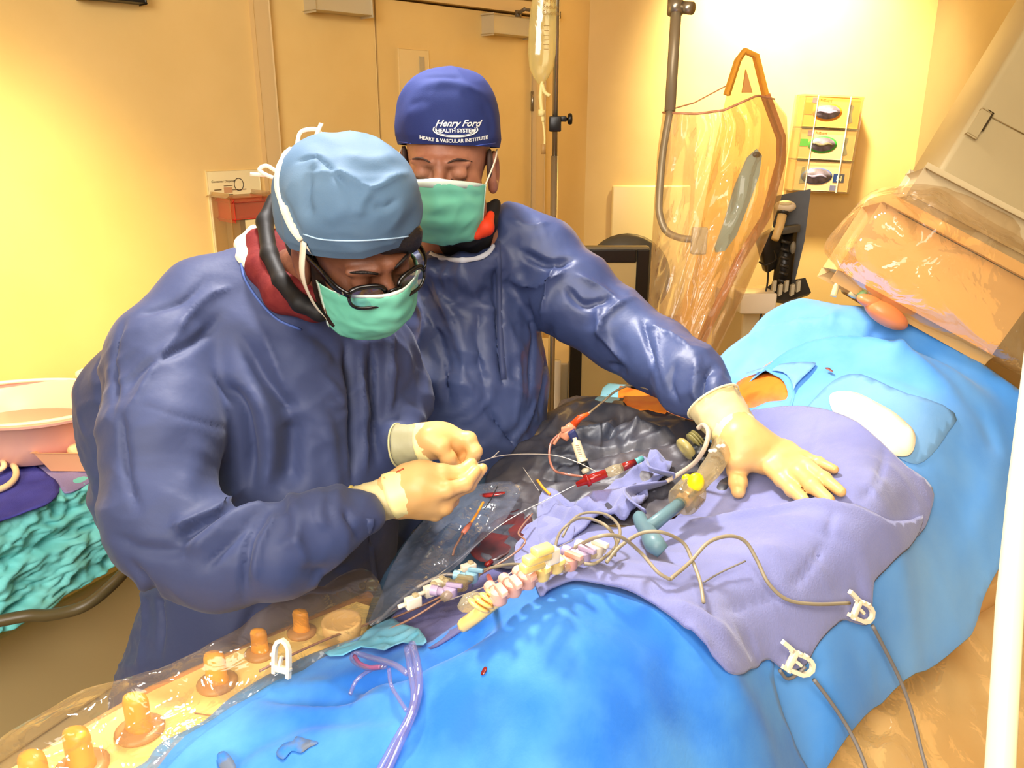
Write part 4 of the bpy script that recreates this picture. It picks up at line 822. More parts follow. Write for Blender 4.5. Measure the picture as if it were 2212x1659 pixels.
# ================================================================== back cart with basin
P1 = G(0, 1118, .95); P2 = G(232, 1022, .95); cd = (P2 - P1); cd[2] = 0; cd /= np.linalg.norm(cd); cn = np.array([-cd[1], cd[0], 0])
c0 = P1 - cd * .25; CL = 1.1; CWd = .55
cart = empty('back_cart', tuple(c0 + cd * CL / 2 + cn * CWd / 2 - (0, 0, .95)), 'instrument cart under teal paper against the left wall', 'cart')
ctr = c0 + cd * CL / 2 + cn * CWd / 2
ob('cart_top', box(ctr - (0, 0, .015), cd * CL / 2, cn * CWd / 2, (0, 0, .012), .003), M_steel, cart, smooth=False)
for a in (.05, CL - .05):
    for b in (.05, CWd - .05):
        p = c0 + cd * a + cn * b; ob('leg', tube([(p[0], p[1], .05), (p[0], p[1], .93)], .014, 10), M_dark, cart); ob('caster', ellipsoid((p[0], p[1], .035), (.03, 0, 0), (0, .02, 0), (0, 0, .03), 12, 8), M_black, cart)
ob('lower_shelf', box(ctr - (0, 0, .62), cd * (CL / 2 - .03), cn * (CWd / 2 - .03), (0, 0, .012), .003), M_grey, cart, smooth=False)
ob('side_box', box(ctr - (0, 0, .45), cd * (CL / 2 - .15), cn * (CWd / 2 - .08), (0, 0, .15), .01), mat('box_tan', (206, 184, 132), .5), cart, smooth=False)
ob('hose', wire([V(-20, 1345, 1.6), V(60, 1330, 1.62), V(110, 1328, 1.62), V(180, 1310, 1.62), V(240, 1265, 1.66), V(300, 1200, 1.75)], .012, 10), mat('hose_khaki', (86, 74, 44), .4), cart)
M_teal = mat('paper_drape_teal', (112, 208, 208), .6, .3, (134, 220, 216), 8, .2, 150)
hem = G(0, 1335, .95); rr_ = ray(0, 1335); th_ = ((P1 - CAM) @ cn) / (rr_ @ cn); hz_ = (CAM + rr_ * th_)[2]
def tealf(u, v):
    s = -.3 + 1.3 * u
    if v < .3: p = c0 + cd * s + cn * (.12 * (1 - v / .3)) + np.array([0, 0, .004]); amp = .002
    else:
        q = (v - .3) / .7; p = P1 * 1 + cd * (s - .25) - cn * (.012 + .03 * q); p = p + np.array([0, 0, -q * (.95 - hz_) - .01 * q * math.sin(s * 9)]); amp = .016
    x = Vector((s * 7, v * 4.5, 1.3)); a = (1 - 3 * abs(noise.noise(x + .9 * Vector(noise.noise_vector(x * .8))))) * .7 + .55 * (1 - 3 * abs(noise.noise(x * 2.3 + Vector(noise.noise_vector(x * 1.5))))) + .25 * (1 - 3 * abs(noise.noise(x * 5.1)))
    return p - cn * amp * a
ob('teal_paper', sheet_px(220, 130, tealf), M_teal, label='crinkled teal paper hanging over the front of the back cart', cat='drape')
sf = bpy.data.objects['teal_paper'].modifiers.new('t', 'SOLIDIFY'); sf.thickness = .0015
hcart = lambda q: np.full(len(np.atleast_2d(q)), .953)
M_navy = mat('towel_navy', (62, 62, 150), .85, .15, (78, 78, 170), 10, .4, 300)
ob('navy_towel', sheet([(-60, 1150), (0, 1124), (60, 1104), (110, 1082), (128, 1048), (90, 1015), (40, 990), (-60, 990)], hcart, .01, .006, wr=.004, wscale=10, th=.003, tt=(.8, 3.5)), M_navy, label='deep violet blue towel on the near corner of the back cart', cat='towel')
ob('lilac_towel', sheet([(60, 1000), (150, 985), (240, 975), (300, 1000), (225, 1022), (150, 1062), (128, 1050), (90, 1015)], hcart, .01, .005, [([(125, 1040), (150, 1058), (225, 1018)], .003, -.003, 1)], wr=.003, wscale=10, th=.003, tt=(.8, 3.5)), mat('towel_lilac', (140, 130, 180), .85, .15, (150, 138, 186), 10, .4, 300), label='lilac grey towel under the small peach pan on the back cart', cat='towel')
bc2 = G(62, 962, .965)
M_pink = mat('basin_pink', (232, 176, 160), .35, .4)
bas = empty('basin', tuple(bc2), 'large pink oval plastic basin on the back cart', 'basin')
k2 = 1.0
pr = [(.0, 0), (.150, 0), (.165, .006), (.180, .05), (.197, .105), (.207, .108), (.208, .114), (.200, .116), (.190, .110), (.174, .05), (.155, .014), (0, .012)]
ob('bowl', lathe(pr, bc2, (0, 0, 1), 48, 1.15, .85, (.3, .9, 0)), M_pink, bas, auto=60)
ob('rim', tube([bc2 + np.array([.204 * 1.15 * math.cos(t), .204 * .85 * math.sin(t), .114]) for t in np.linspace(0, 2 * math.pi, 49)[:-1]], .005, 8, True), mat('rim_pale', (250, 224, 196), .3), bas)
ob('liquid', lathe([(0, 0), (.170, 0), (.170, .001)], bc2 + (0, 0, .045), (0, 0, 1), 32, 1.15, .85), mat('basin_liquid', (206, 150, 126), .08, .6), bas)
ob('basin_cloth', crumple(ellipsoid(bc2 + (.13, .13, .14), (.05, 0, 0), (0, .05, 0), (0, 0, .03), 24, 16), .012, 22), mat('cloth_cream', (246, 230, 190), .8), label='cream crumpled cloth on the far rim of the pink basin', cat='cloth')
pn = empty('small_pan', tuple(G(190, 1000, .96)), 'small peach plastic pan with gauze on the back cart behind the surgeon elbow', 'pan')
pc = G(190, 1005, .96); M_peach = mat('pan_peach', (246, 180, 130), .4)
def tray(c, w0, w1, h, a, b, m, par):
    vs = []
    for (w, z) in ((w0, 0), (w1, h), (w1 + .006, h), (w1 - .001, h - .003), (w0 - .003, .004)):
        for sx, sy in ((-1, -.7), (1, -.7), (1, .7), (-1, .7)): vs.append(c + a * sx * w + b * sy * w + np.array([0, 0, z]))
    fs = [[3, 2, 1, 0], [16, 17, 18, 19]]
    for r in range(4):
        for k in range(4): fs.append([r * 4 + k, r * 4 + (k + 1) % 4, (r + 1) * 4 + (k + 1) % 4, (r + 1) * 4 + k])
    return ob('pan_body', (vs, fs), m, par, smooth=False)
tray(pc, .055, .075, .05, cd * .3 + np.array([.9, -.3, 0]), np.array([.3, .9, 0]), M_peach, pn)
ob('gauze', crumple(ellipsoid(pc + (.0, 0, .04), (.04, 0, 0), (0, .03, 0), (0, 0, .015), 20, 12), .008, 40), mat('gauze_orange', (240, 150, 90), .8, .2, (250, 220, 170), 40), pn)
hose = empty('hose_coil', tuple(G(20, 1020, .97)), 'cream coiled tubing with a clear connector beside the pink basin', 'tubing')
M_hose = mat('hose_cream', (244, 214, 170), .35)
ob('hose', wire([G(-60, 985, .972), G(0, 985, .972), G(25, 1000, .975), G(35, 1025, .972), G(15, 1050, .97), G(-40, 1070, .97)], .007, 10), M_hose, hose)
ob('hose', wire([G(-60, 1035, .972), G(0, 1015, .975), G(8, 1000, .985), G(-10, 985, .985), G(-60, 980, .98)], .006, 10), M_hose, hose)
ob('connector', tube([G(25, 990, .978), G(70, 993, .975), G(118, 995, .972)], [.006, .0075, .005], 10), mat('connector_clear', (250, 232, 200), .15, .6), hose)
# ================================================================== instruments on the field
M_cord = mat('cord_khaki', (150, 138, 112), .45); M_cord2 = mat('cord_grey', (128, 122, 116), .45)
def cord(name, pts, r, m, label, cat, group=None, n=8, sub=8):
    P3 = [on(x, y, o_) for x, y, o_ in pts]; return ob(name, wire(P3, r, n, sub), m, label=label, cat=cat, group=group)
cord('grey_cord', [(1205, 1232, .03), (1235, 1190, .04), (1290, 1160, .07), (1340, 1160, .07), (1385, 1195, .045), (1420, 1235, .035), (1447, 1252, .03)], .0023, M_cord, 'khaki cord arching from the valve row to its crossing on the lower towel', 'cord')
cord('grey_cord', [(1185, 1240, .03), (1195, 1205, .04), (1210, 1150, .06), (1250, 1120, .075), (1300, 1130, .07), (1330, 1165, .05), (1328, 1200, .035)], .0021, M_cord, 'khaki cord looping highest beside the crumpled towel', 'cord')
cord('grey_cord', [(1215, 1160, .045), (1235, 1125, .06), (1265, 1108, .07), (1310, 1112, .075), (1338, 1140, .06), (1330, 1180, .04), (1290, 1215, .035), (1262, 1218, .035)], .0021, M_cord, 'khaki cord of the inner loop behind the valve row', 'cord')
cord('grey_cord', [(1310, 1215, .035), (1340, 1180, .05), (1385, 1152, .065), (1430, 1150, .07), (1475, 1172, .055), (1495, 1210, .04), (1512, 1255, .035), (1520, 1302, .032)], .0023, M_cord, 'khaki cord bowing over the grey T handle and ending on the lower towel', 'cord')
cord('grey_cord', [(1447, 1252, .03), (1490, 1215, .04), (1530, 1172, .06), (1575, 1158, .065), (1610, 1170, .055), (1635, 1210, .04), (1660, 1260, .033), (1700, 1295, .03), (1760, 1305, .032), (1835, 1303, .042)], .0024, M_cord, 'khaki cord running across the lower towel to the right white clip', 'cord')
cord('grey_cord', [(1520, 1258, .028), (1560, 1235, .03), (1610, 1212, .035)], .0012, M_cord2, 'thin grey branch cord on the middle of the lower towel', 'cord')
cord('grey_cord', [(1885, 1352, .035), (1910, 1400, .03), (1945, 1470, .03), (1970, 1540, .05), (1990, 1620, .08), (2010, 1690, .1)], .0027, M_cord2, 'grey cord hanging from the right white clip to the bottom edge', 'cord')
cord('grey_cord', [(1758, 1468, .03), (1790, 1510, .025), (1830, 1570, .025), (1860, 1630, .05), (1880, 1690, .07)], .0025, M_cord2, 'grey cord hanging from the lower white clip to the bottom edge', 'cord')
cord('grey_cord', [(1684, 1448, .02), (1700, 1466, .012), (1720, 1458, .015), (1740, 1440, .03)], .0022, M_cord2, 'short grey cord bend under the lower white clip', 'cord')
# white clips
M_clip = mat('clip_ivory', (252, 238, 206), .3, .5)
def clip(c, a, b, label, s=1.0, tail=True):
    c = np.array(c, float); a = np.array(a, float); a /= np.linalg.norm(a); b = np.array(b, float); b -= a * (a @ b); b /= np.linalg.norm(b); n = np.cross(a, b)
    e = empty('drape_clip', tuple(c), label, 'clip', None)
    q = lambda x, y, z=0: c + s * (a * x + b * y + n * z)
    ob('u_frame', ribbon([q(-.022, .011), q(.004, .012), q(.014, .011), q(.022, .007), q(.0255, 0), q(.022, -.007), q(.014, -.011), q(-.006, -.012), q(-.024, -.012)], .0028 * s, .006 * s, n), M_clip, e, auto=60)
    ob('jaw', box(q(-.014, 0, -.003), a * .0045 * s, b * .0115 * s, n * .0035 * s, .001), M_clip, e, auto=60)
    ob('tongue', ribbon([q(-.014, .002, .0), q(-.004, .001, 0), q(.004, -.001, 0)], .002 * s, .004 * s, n), M_clip, e, auto=60)
    for x, y in ((-.008, .014), (.004, .0145), (-.012, -.0145)): ob('stud', box(q(x, y, -.002), a * .0022 * s, b * .0016 * s, n * .004 * s, .0006), M_clip, e, auto=60)
    if tail: ob('tail_lever', ribbon([q(-.018, .012), q(-.034, .0155), q(-.042, .017)], .0030 * s, .0055 * s, n), M_clip, e, auto=60)
    return e
def clip_px(p0, p1, pb, off, label, s, tail=True):
    c = on((p0[0] + p1[0]) / 2, (p0[1] + p1[1]) / 2, off); A0 = on(p0[0], p0[1], off); A1 = on(p1[0], p1[1], off); B = V(pb[0], pb[1], (c - CAM) @ Fv)
    return clip(c, A1 - A0, B - c, label, s, tail)
clip_px((1832, 1305), (1900, 1342), (1880, 1270), .040, 'right white plastic clip gripping the lower towel corner and the grey cord', .93)
clip_px((1690, 1418), (1768, 1455), (1750, 1385), .035, 'lower white plastic clip below the towel edge, left of the other clip', .93)
c = G(605, 1425, 1.07)
clip(c, (0.05, .25, .97), (-.9, .4, 0), 'white plastic clip standing upright at the left edge of the bright blue drape', .95, False)
# introducer with yellow knob and grey-green T handle
M_tq = mat('handle_slate_teal', (98, 130, 138), .4, .4)
M_vclr = film('clear_hub', (250, 244, 225), .30, .16, .08, (246, 232, 190), 30, .5)
th = empty('t_handle_dilator', tuple(on(1410, 1150, .01)), 'slate teal T handle lying on the lower towel', 'handle')
a0, a1_ = on(1475, 1082, .06), on(1392, 1148, .045)
ob('shaft', tube([a0, (a0 + a1_) / 2, a1_], [.0085, .0095, .0105], 14), M_tq, th)
g0, g1, g2, g3, g4 = on(1378, 1108, .055), on(1386, 1130, .05), on(1400, 1150, .045), on(1412, 1172, .04), on(1432, 1192, .03)
ob('grip_bar', tube(cat_rom([g0, g1, g2, g3, g4], 5), np.interp(np.linspace(0, 1, 21), [0, .1, .3, .5, .8, 1], [.004, .010, .011, .012, .0135, .010]), 14), M_tq, th)
hb = empty('valve_hub', tuple(on(1490, 1060, .02)), 'clear valve hub with a bright yellow knob above the slate T handle', 'valve')
h0, h1 = on(1472, 1085, .062), on(1520, 1035, .07); hx = (h1 - h0) / np.linalg.norm(h1 - h0)
ob('hub_body', lathe([(.0, 0), (.022, 0), (.024, .004), (.024, .03), (.020, .038), (.012, .048), (.010, .056), (0, .056)], h0, hx, 22), M_vclr, hb, auto=45)
ob('inner_core', tube([h0 + hx * .004, h0 + hx * .04], .012, 12), mat('core_amber', (214, 160, 60), .3, .5, (150, 110, 50), 60), hb)
for k in range(6):
    t = k * math.pi / 3 + .3; u_, v_, w_ = frame(hx); ob('vane', box(h0 + hx * .017 + (u_ * math.cos(t) + v_ * math.sin(t)) * .0175, (u_ * math.cos(t) + v_ * math.sin(t)) * .005, hx * .011, (-u_ * math.sin(t) + v_ * math.cos(t)) * .0016, .0005), mat('vane_brown', (120, 96, 50), .35), hb)
M_yel = mat('knob_yellow', (255, 226, 10), .4, .4)
yk = on(1503, 1042, .088)
ob('yellow_knob', ellipsoid(yk, (.0125, 0, 0), (0, .010, 0), (0, 0, .015), 20, 12), M_yel, hb); ob('yellow_tab', ellipsoid(on(1484, 1034, .085), (.008, 0, 0), (0, .007, 0), (0, 0, .007), 14, 10), M_yel, hb)
cn_ = empty('clear_cannula', tuple(on(1540, 1000, .03)), 'thick clear cannula rising from the valve hub under the gloved wrist', 'cannula')
q0 = h0 + hx * .05; q1, q2, q3 = on(1545, 1000, .075), on(1562, 960, .08), on(1575, 930, .085)
ob('wide_tube', tube(cat_rom([q0, q1, q2], 5), np.interp(np.linspace(0, 1, 11), [0, .3, 1], [.011, .016, .0175]), 18), M_vclr, cn_)
ob('barrel', tube([q2, q3], [.019, .017], 18), M_vclr, cn_)
for i in range(4): ob('fluid_bead', ellipsoid(on(1535 + 9 * i, 974 - 5 * i + 4 * (i % 2), .1), (.004, 0, 0), (0, .004, 0), (0, 0, .003), 10, 8), mat('bead_bright', (250, 240, 214), .08, .8), cn_)
M_blk = mat('connector_black', (30, 34, 36), .3, .5)
bk = empty('black_connector', tuple(on(1510, 970, .01)), 'black ribbed connector beside the gloved wrist', 'connector')
ob('body', tube([on(1492, 985, .045), on(1515, 975, .05), on(1535, 955, .055)], [.014, .017, .013], 16), M_blk, bk)
ob('rear_block', tube([on(1508, 1000, .035), on(1530, 985, .04)], [.012, .014], 14), M_blk, bk)
rc0 = on(1492, 962, .06); rdir = on(1520, 940, .07) - rc0
ob('khaki_cap', lathe([(.006, 0), (.018, .001), (.021, .004), (.021, .010), (.017, .014), (0, .016)], rc0 - rdir * .1, -rdir, 22), mat('cap_khaki', (160, 146, 88), .3), bk)
for i in range(3): ob('cap_rib', lathe([(.0185, 0), (.0185, .0025)], rc0 + rdir / np.linalg.norm(rdir) * (.006 + .005 * i), rdir, 20), mat('rib_khaki', (128, 120, 70), .3), bk)
ob('blue_band', tube([on(1532, 958, .06), on(1540, 950, .062)], .0125, 14), mat('band_blue', (110, 150, 180), .3), bk)
M_tub = film('tubing_clear', (250, 246, 236), .42, .12, .08, (250, 232, 205), 20, .1)
cord('clear_tubing', [(1440, 1040, .03), (1465, 1025, .035), (1500, 1000, .06), (1522, 968, .09), (1530, 935, .11), (1520, 918, .11), (1508, 925, .10)], .004, mat('tube_frost', (206, 186, 160), .25, .6), 'clear tube bending up beside the black connector under the wrist', 'tubing')
# catheter hub with orange sheath and syringe
ca = empty('catheter_hub', tuple(on(1230, 940, .03)), 'orange catheter hub with a clear side arm on the wet dark drape', 'catheter')
M_org = mat('hub_orange', (232, 104, 36), .3, .5, (210, 70, 24), 60); M_pk = mat('hub_pink', (222, 150, 116), .25, .5)
z0 = on(1232, 925, .07)
ob('strain_relief', tube([on(1238, 918, .075), on(1252, 903, .085), on(1272, 893, .09)], [.0075, .006, .003], 12), M_org, ca)
ob('hub_body', tube([on(1216, 948, .06), on(1228, 930, .068), on(1238, 918, .075)], [.009, .011, .0085], 14), M_pk, ca)
ob('wing', box(on(1226, 927, .075), (.012, .004, 0), (0, .004, .0), (0, 0, .005), .002), M_pk, ca)
ob('side_port', tube([on(1222, 932, .07), on(1205, 945, .06), on(1196, 960, .055)], [.006, .004, .003], 10), M_pk, ca)
ob('side_tube', tube(cat_rom([on(1205, 940, .065), on(1190, 958, .06), on(1187, 990, .05), on(1198, 1016, .035), on(1222, 1024, .02), (on(1262, 1030, .014))], 8), .0023, 10), mat('tube_blood', (170, 110, 90), .2, .6), ca)
ob('catheter_shaft', tube(cat_rom([on(1272, 893, .09), V(1300, 870, 1.62), V(1330, 845, 1.60), V(1365, 832, 1.56), V(1400, 840, 1.5)], 6), .0022, 8), mat('shaft_grey', (150, 130, 100), .3), ca)
ob('blue_clamp', box(on(1238, 940, .065), (.006, 0, .004), (0, .005, 0), (-.004, 0, .008), .0015), mat('clamp_blue', (40, 50, 100), .35), ca)
sy = empty('syringe', tuple(on(1250, 970, .02)), 'short syringe with a cream barrel hanging from the orange catheter hub', 'syringe')
s0_, s1_ = on(1244, 955, .06), on(1256, 990, .035); sd_ = (s1_ - s0_) / np.linalg.norm(s1_ - s0_)
ob('barrel', lathe([(.004, -.008), (.004, -.002), (.0085, 0), (.0088, .034), (.0105, .035), (.0105, .038), (.008, .039)], s0_, sd_, 16), mat('barrel_cream', (232, 214, 174), .3, .5), sy, auto=45)
ob('dark_plunger', lathe([(.008, 0), (.009, .003), (.009, .009), (.0075, .010)], s0_ + sd_ * .039, sd_, 14), M_blk, sy)
ob('plunger_end', lathe([(.005, 0), (.0075, .002), (.0072, .009), (0, .010)], s0_ + sd_ * .049, sd_, 14), mat('plunger_clear', (210, 200, 170), .2, .6), sy)
for i in range(6): ob('scale_mark', box(s0_ + sd_ * (.006 + .004 * i) - Fv * .0088, Rv * .003, Uv * .0004, Fv * .0004), M_ink, sy, smooth=False)
def wireV(name, pts, r, m, label, cat='guide wire', n=6): return ob(name, wire([V(*p) for p in pts], r, n, 8), m, label=label, cat=cat)
M_gw = mat('wire_pale', (206, 196, 180), .25, .6, metal=.4)
wireV('guide_wire', [(1030, 1000, 1.32), (1080, 985, 1.38), (1140, 981, 1.44), (1200, 984, 1.46), (1250, 1000, 1.44), (1290, 1020, 1.42)], .0009, M_gw, 'pale guide wire running right from the pinching fingertips')
wireV('guide_wire', [(1025, 1002, 1.32), (1060, 990, 1.36), (1078, 975, 1.4)], .0009, M_gw, 'short pale wire end curling up right of the fingertips')
wireV('guide_wire', [(1075, 1050, 1.38), (1060, 1080, 1.34), (1046, 1100, 1.3)], .0008, M_blk, 'dark thin wire above the orange catheter tip')
wireV('guide_wire', [(1130, 1010, 1.46), (1150, 1040, 1.42), (1164, 1060, 1.38)], .0006, M_gw, 'hair-thin wire ending at the short orange peg')
M_or2 = mat('tip_orange', (244, 160, 50), .35)
cord('orange_peg', [(1161, 1037, .035), (1172, 1052, .035), (1188, 1068, .032)], .0024, M_or2, 'short orange peg on the dark drape left of the crumpled towel', 'peg')
ct = empty('orange_tipped_catheter', tuple(on(1010, 1140, .03)), 'thin catheter with an orange stem and pink hub over the clear sheet', 'catheter')
k1, k2_, k3, k4 = on(1044, 1085, .06), on(1030, 1110, .06), on(1017, 1130, .055), on(1000, 1152, .05)
ob('orange_stem', tube([k1, k2_, k3], .0022, 8), M_or2, ct); ob('pink_hub', tube([k3, (k3 + k4) / 2, k4], [.003, .0045, .004], 10), mat('hub_rose', (206, 120, 96), .3), ct)
ob('tail_tube', wire([k4, on(990, 1170, .045), on(982, 1185, .04), on(978, 1200, .035)], .002, 8), mat('tail_brown', (130, 96, 80), .3), ct)
# red-filled connector on crumpled towel
rf = empty('bloody_connector', tuple(on(1310, 1030, .03)), 'clear connector with red fluid and a teal end on the crumpled towel', 'connector')
M_redf = film('red_fluid', (240, 90, 80), .5, .14, .1, (210, 60, 50), 30, .3)
r0, r1, r2, r3, r4 = on(1245, 1047, .05), on(1275, 1035, .052), on(1310, 1022, .055), on(1345, 1010, .055), on(1372, 998, .055)
ob('red_barrel', tube([r0, r1, r2], [.004, .008, .007], 12), M_redf, rf); ob('clear_barrel', tube([r2, (r2 + r3) / 2, r3], [.008, .0095, .0075], 12), M_vclr, rf); ob('dark_red_end', tube([r3, r4], [.007, .0055], 12), M_blood, rf)
ob('teal_end', tube([r4, on(1388, 990, .055)], .005, 10), mat('end_teal', (90, 160, 160), .35), rf)
ob('ring_collar', tube([on(1266, 1039, .052), on(1272, 1036, .052)], .0105, 14), M_redf, rf)
wl = on(1000, 1210, .03)
M_line = mat('line_brown', (150, 110, 90), .25, .5)
LN = [([(1245, 1047, .05), (1180, 1080, .05), (1120, 1110, .045), (1060, 1150, .035), (990, 1210, .03), (880, 1290, .02), (800, 1350, .01)], .0007, M_gw, 'pale line from the red connector to the foot of the table'),
      ([(1150, 1110, .05), (1120, 1150, .05), (1135, 1170, .045), (1105, 1200, .035), (1030, 1245, .03), (940, 1295, .025), (850, 1335, .015)], .0016, M_line, 'brown thin line looping above the red smear'),
      ([(1240, 1165, .045), (1150, 1210, .035), (1060, 1262, .03), (960, 1300, .025)], .0009, M_gw, 'straight pale wire just above the valve row'),
      ([(1150, 1222, .03), (1100, 1220, .035), (1050, 1230, .03), (1000, 1250, .028), (920, 1290, .022)], .0026, M_cord, 'khaki cord curving left from the valve row'),
      ([(1000, 1245, .03), (960, 1242, .035), (900, 1270, .03), (850, 1310, .02), (815, 1345, .012)], .003, mat('line_clear', (150, 140, 130), .15, .7), 'clear line bowing over the left white connectors'),
      ([(1030, 1250, .03), (970, 1285, .03), (900, 1330, .02), (840, 1360, .012)], .0016, M_line, 'brown line under the left white connectors'),
      ([(560, 1450, .03), (640, 1410, .03), (720, 1375, .02), (800, 1345, .012), (900, 1290, .02)], .0018, M_line, 'amber line along the near side of the console knobs')]
for p_, r_, m_, l_ in LN: cord('catheter_line', p_, r_, m_, l_, 'catheter line', n=6)
# row of stopcocks: manifolds
M_ppk = mat('manifold_pink', (236, 186, 166), .3, .5, (222, 160, 140), 50); M_pyl = mat('valve_yellow', (252, 220, 130), .3); M_lil = mat('manifold_lilac', (190, 170, 200), .3)
def manifold(name, p0, p1, n, label, m_body, cols_, off, r=.006):
    e = empty(name, tuple(on((p0[0] + p1[0]) / 2, (p0[1] + p1[1]) / 2, .01)), label, 'valve manifold', None)
    a, b = on(p0[0], p0[1], off), on(p1[0], p1[1], off); d = (b - a) / np.linalg.norm(b - a)
    ob('body', tube([a, b], r, 12), M_vclr if m_body is None else m_body, e)
    side = np.cross(d, [0, 0, 1.]); side /= np.linalg.norm(side)
    for i in range(n):
        c = a + (b - a) * (i + .5) / n; m = cols_[i % len(cols_)]
        ob('stopcock', lathe([(.008, -.006), (.0095, -.003), (.0095, .008), (.007, .010), (0, .0105)], c, (0, 0, 1), 14), m, e, auto=45)
        ob('lever', box(c + np.array([0, 0, .013]) + side * .006, side * .011, d * .004, (0, 0, .003), .001), m, e, auto=45)
        ob('port', tube([c, c - side * .018], [.005, .0058], 10), m, e)
        ob('port_cap', lathe([(.007, 0), (.0072, .010), (0, .0105)], c - side * .017, -side, 12), m, e, auto=45)
    return e
manifold('valve_manifold', (1062, 1300), (1215, 1215), 5, 'pink manifold of stopcocks rising along the bright blue drape ridge', M_ppk, [M_ppk, M_ppk, M_ppk, M_pyl, M_pyl], .045)
manifold('valve_manifold', (1215, 1225), (1300, 1185), 3, 'short clear and lilac manifold at the upper end of the pink one', None, [M_ppk, M_lil, M_white], .04, .007)
manifold('valve_manifold', (960, 1290), (1030, 1240), 3, 'clear stopcock row left of the pink manifold over the dark blue towel', None, [M_lil, M_vclr, mat('valve_aqua', (150, 196, 214), .3)], .035)
yk2 = empty('yellow_stopcock', tuple(on(1185, 1200, .03)), 'stacked yellow caps on top of the pink manifold', 'stopcock')
for (x, y, o_, s) in ((1172, 1188, .095, 1), (1160, 1205, .08, 1.35), (1150, 1222, .065, 1.2)):
    c = on(x, y, o_); ob('cap', box(c, ta * .012 * s, tn * .0075, (0, 0, .0045), .003, 3), M_pyl, yk2, auto=50)
ob('white_socket', box(on(1192, 1200, .07), ta * .008, tn * .006, (0, 0, .009), .002), M_white, yk2, auto=50)
for i, (x, y) in enumerate(((1012, 1228), (950, 1262), (932, 1275), (892, 1300))):
    e = empty('white_connector', tuple(on(x, y, .015)), ['white square connector, rightmost of the left group', 'white square connector in the middle of the dark gap', 'white stepped connector just left of the middle one', 'white square connector, leftmost above the dark blue towel'][i], 'connector')
    c = on(x, y, .04); ob('block', box(c, ta * .011, tn * .006, (0, 0, .0075), .0012), M_white, e, auto=50); ob('stub', tube([c - ta * .011, c - ta * .022], [.0035, .003], 8), M_white, e); ob('notch', box(c + ta * .004 + np.array([0, 0, .008]), ta * .0035, tn * .004, (0, 0, .003), .0008), M_grey, e)
ob('stacked_discs', join(*[lathe([(.012 - .001 * i, 0), (.014 - .001 * i, .002), (.012 - .001 * i, .004)], on(1032 + 11 * i, 1312 - 8 * i, .045), (.5, .3, .8), 18) for i in range(4)]), mat('disc_gold', (250, 206, 120), .3), None, 'gold ribbed tube end lying on the ridge of the bright blue drape', 'tube end', kind='thing')
cord('amber_tube', [(1000, 1352, .02), (1030, 1330, .03), (1062, 1305, .035), (1085, 1292, .04)], .008, mat('tube_amber', (252, 214, 130), .3), 'thick amber tube end on the ridge of the bright blue drape', 'tube')
ob('clear_clamp', crumple(ellipsoid(on(1020, 1300, .04), ta * .018, tn * .010, (0, 0, .010), 18, 12), .003, 90), M_vclr, None, 'cloudy clear clamp beside the gold ribbed tube end', 'clamp')
cord('red_line', [(1055, 1245, .035), (1062, 1262, .045), (1066, 1285, .04)], .0035, mat('line_red', (180, 84, 66), .3), 'short red line standing behind the gold ribbed tube end', 'catheter line')
ob('red_bead', tube([on(1050, 1222, .035), on(1062, 1212, .036)], .004, 10), M_blood, None, 'small red connector above the aqua stopcock', 'connector')
# clear tubing bundle falling over near drape
M_tc = film('tube_lilac', (238, 236, 252), .16, .35, .06, (222, 214, 244), 20, .2)
TT = [([(890, 1392, .03), (900, 1430, .03), (905, 1480, .025), (895, 1530, .02), (870, 1590, .015), (820, 1700, .015)], .0048, 'clear tube falling down the bright blue drape, right strand'),
      ([(880, 1400, .03), (886, 1440, .03), (895, 1500, .025), (885, 1545, .02), (855, 1600, .015), (800, 1700, .015)], .0042, 'clear tube falling down the bright blue drape, left strand'),
      ([(880, 1455, .03), (850, 1435, .035), (800, 1420, .035), (768, 1412, .03), (762, 1425, .03), (790, 1442, .03), (830, 1440, .03)], .0034, 'clear tube looping left with a reddish inside'),
      ([(835, 1440, .028), (800, 1448, .025), (770, 1470, .02), (756, 1500, .015)], .0024, 'thin clear tube branching left on the bright blue drape'),
      ([(840, 1445, .028), (845, 1480, .02), (862, 1510, .018), (878, 1535, .018)], .0024, 'thin clear tube branching down on the bright blue drape')]
for p_, r_, l_ in TT: cord('clear_tubing', p_, r_, M_tc, l_, 'tubing')
cord('clear_tubing', [(766, 1418, .031), (778, 1434, .031), (800, 1442, .031), (822, 1441, .031)], .0028, mat('tube_red_inside', (140, 80, 120), .3), 'reddish filled bend of the clear tube loop', 'tubing')

# ================================================================== the people
M_gown = mat('gown_blue', (50, 60, 96), .58, .32, (62, 72, 110), 4, .35, 90, sheen=.1, bdist=.0012, crease=(8, .5, .010))
M_gown2 = mat('gown_blue_shiny', (54, 66, 106), .46, .45, (68, 82, 124), 5, .45, 60, bdist=.0015, crease=(11, .6, .008))
M_sk1 = mat('skin_brown', (128, 80, 56), .5, .4, (106, 64, 44), 30, .15, 300, sss=.05); M_sk2 = mat('skin_tan', (172, 116, 88), .5, .4, (148, 94, 70), 26, .15, 300, sss=.05)
M_hair = mat('hair_black', (18, 14, 12), .5, .4, (34, 26, 22), 60, .6, 300)
M_cap1 = mat('cap_light_blue', (84, 112, 140), .7, .2, (96, 122, 146), 8, .3, 500, bdist=.0008)
M_cap2 = mat('cap_royal_blue', (38, 48, 100), .8, .2, (46, 58, 112), 10, .3, 500, bdist=.0008)
M_mask = mat('mask_green', (112, 200, 170), .6, .3, (124, 208, 178), 12, .2, 400, bdist=.0006); M_maskw = mat('mask_white', (222, 240, 226), .6, .3)
M_tie = mat('tie_cream', (240, 226, 200), .7, .2)
